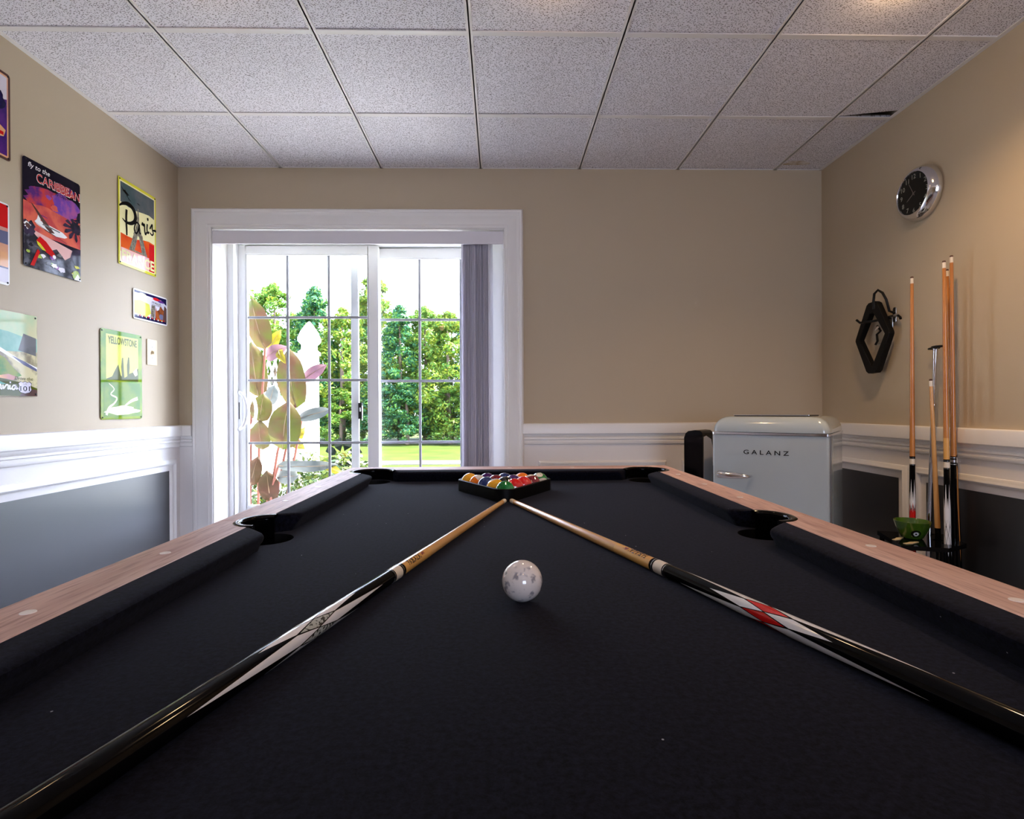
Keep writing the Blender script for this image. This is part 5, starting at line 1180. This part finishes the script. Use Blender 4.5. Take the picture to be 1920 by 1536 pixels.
# flowering bush in the bed
M['bl1'] = leafm('bush_leaf', (140, 180, 56), (176, 196, 70), .4, .13); M['bl2'] = leafm('bush_leaf_dark', (84, 130, 52), (100, 146, 60), .3, .13); M['petal'] = mat('white_petal', rgb(250, 248, 242), .5)
def bush(x, y, r, h, n, label, seed, size=.030):
    rn = random.Random(seed); t = thing('flowering_bush', label, 'bush', (x, y, GZ + .01))
    def sp_(rn):
        a = rn.uniform(0, 2 * PI); k = math.sqrt(rn.random()); z = h * (1 - k * k * .55) * rn.uniform(.15, 1.05); return (r * k * math.cos(a), r * k * math.sin(a), z), Vector((math.cos(a) * k, math.sin(a) * k, .8)).normalized()
    q = MB(); q.recalc = False; leaf_cloud(q, n, sp_, size, [M['bl1'], M['bl1'], M['bl2']], rn); q.build('foliage', t, smooth=False)
    q = MB(); q.recalc = False
    for _ in range(n // 55):
        p, v = sp_(rn); p = Vector(p) * 1.0; p.z += .03
        for k in range(5): a = 2 * PI * k / 5; q.add([p, p + Vector((math.cos(a - .5) * .012, -.004, math.sin(a - .5) * .012)), p + Vector((math.cos(a) * .018, -.006, math.sin(a) * .018)), p + Vector((math.cos(a + .5) * .012, -.004, math.sin(a + .5) * .012))], [(0, 1, 2, 3)], M['petal'])
    q.build('blossom', t, smooth=False)
    q = MB()
    for _ in range(40):
        p, v = sp_(rn); q.tube([(p[0] * .3, p[1] * .3, 0), (p[0] * .7, p[1] * .7, p[2] * .5), p], [.003, .0025, .001], M['bl2'], 4)
    q.build('twigs', t)
bush(-1.72, 5.0, .42, .64, 2600, 'white flowering bush in the bed in front of the fence post', 5)
bush(-1.50, 4.55, .30, .46, 1900, 'low yellow green flowering bush behind the drooping canna leaves', 6)
bush(-1.62, 5.75, .38, .60, 1800, 'flowering bush under the garden spinner', 9)
bush(-1.93, 4.35, .20, .55, 1000, 'dark leggy flowering bush among the canna stems', 8)
# garden spinner
sn = thing('garden_spinner', 'dark green flower shaped garden spinner on a thin stake beyond the bushes', 'garden spinner', (-1.70, 6.0, GZ))
M['spin'] = mat('spinner_green', rgb(11, 19, 10), .6, spec=.1); q = MB(); q.tube([(0, 0, 0), (0, 0, .56)], .008, M['spin'], 8); q.build('stake', sn)
q = MB(); c = Vector((0, -.02, .555))
for k in range(8):
    a = 2 * PI * k / 8 + .3; u = Vector((math.cos(a), 0, math.sin(a))); v = Vector((-math.sin(a), 0, math.cos(a)))
    q.prism([c + u * .05 + v * .012, c + u * .11 + v * .05 - Vector((0, .02, 0)), c + u * .19 + v * .045, c + u * .20 - v * .03 + Vector((0, .03, 0)), c + u * .12 - v * .03], (0, .002, 0), M['spin'])
q.lathe([(.0, -.012), (.035, -.008), (.035, .008), (0, .012)], M['canna3'], 16, center=(0, 0, 0)); n0 = len(q.v)
for i in range(n0 - 64, n0):
    x, y, z = q.v[i]; q.v[i] = (x, z - .02, y + .555)
q.build('petal_wheel', sn, smooth=False)
# edging stones in the bed
M['stone'] = mat('dark_stone', rgb(92, 76, 72), .85, col2=rgb(70, 58, 56), nscale=14, bump=.4, bscale=40)
for i, (x, y, r, lab) in enumerate(((-1.74, 4.02, .2, 'dark brown edging stone below the canna leaves by the door'), (-1.33, 4.75, .8, 'dark grey edging stone at the right side of the flower bed'), (-1.30, 5.05, .5, 'smaller grey edging stone farther along the flower bed'))):
    q = MB(); q.box((-.12, -.06, 0), (.12, .06, .20 if i == 0 else .34), M['stone']); t = q.build('edging_stone', smooth=False, bevel=.02, loc=(x, y, GZ + .01), rot=(0, 0, r)); tag(t, lab, 'stone', 'edging stones of the flower bed')

# ------------------------------------------------------------------ daylight
sun = bpy.data.lights.new('sun', 'SUN'); sun.energy = SUN_E; sun.angle = math.radians(1.0); sun.color = (1, .96, .88)
so_ = bpy.data.objects.new('sun', sun); COL.objects.link(so_); so_.rotation_euler = Vector((.95, .10, 1.25)).to_track_quat('Z', 'Y').to_euler()
w = bpy.data.worlds.new('sky'); SC.world = w; w.use_nodes = True
nt = w.node_tree; bg = nt.nodes['Background']; bg.inputs[0].default_value = (.78, .89, 1.18, 1)
# hazy white sky, brighter around the sun
tc = nt.nodes.new('ShaderNodeTexCoord'); dp = nt.nodes.new('ShaderNodeVectorMath'); dp.operation = 'DOT_PRODUCT'; dp.inputs[1].default_value = Vector((.86, .30, .50)).normalized()
nt.links.new(tc.outputs['Generated'], dp.inputs[0])
mxm = nt.nodes.new('ShaderNodeMath'); mxm.operation = 'MAXIMUM'; mxm.inputs[1].default_value = 0; nt.links.new(dp.outputs['Value'], mxm.inputs[0])
pw = nt.nodes.new('ShaderNodeMath'); pw.operation = 'POWER'; pw.inputs[1].default_value = 3.0; nt.links.new(mxm.outputs[0], pw.inputs[0])
ma = nt.nodes.new('ShaderNodeMath'); ma.operation = 'MULTIPLY_ADD'; ma.inputs[1].default_value = LOBE_E; ma.inputs[2].default_value = SKY_E; nt.links.new(pw.outputs[0], ma.inputs[0])
nt.links.new(ma.outputs[0], bg.inputs[1])
pl = bpy.data.lights.new('door_portal', 'AREA'); pl.shape = 'RECTANGLE'; pl.size = DX1 - DX0; pl.size_y = DZ; pl.cycles.is_portal = True
po = bpy.data.objects.new('door_portal', pl); COL.objects.link(po); po.location = ((DX0 + DX1) / 2, YB + .20, DZ / 2); po.rotation_euler = (-PI / 2, 0, 0)

pl = bpy.data.lights.new('fill_window_portal', 'AREA'); pl.shape = 'RECTANGLE'; pl.size = WX1 - WX0; pl.size_y = WZ1 - WZ0; pl.cycles.is_portal = True
po = bpy.data.objects.new('fill_window_portal', pl); COL.objects.link(po); po.location = ((WX0 + WX1) / 2, YF - .02, (WZ0 + WZ1) / 2); po.rotation_euler = (PI / 2, 0, 0)
# ------------------------------------------------------------------ view
vs = SC.view_settings; vs.view_transform = 'Standard'; vs.look = 'None'; vs.gamma = 1.0; vs.exposure = 0.85; vs.use_curve_mapping = False
SC.cycles.max_bounces = 10; SC.cycles.diffuse_bounces = 5; SC.cycles.transparent_max_bounces = 24; SC.cycles.glossy_bounces = 4
SC.cycles.sample_clamp_indirect = 8.0; SC.cycles.caustics_reflective = False; SC.cycles.caustics_refractive = False
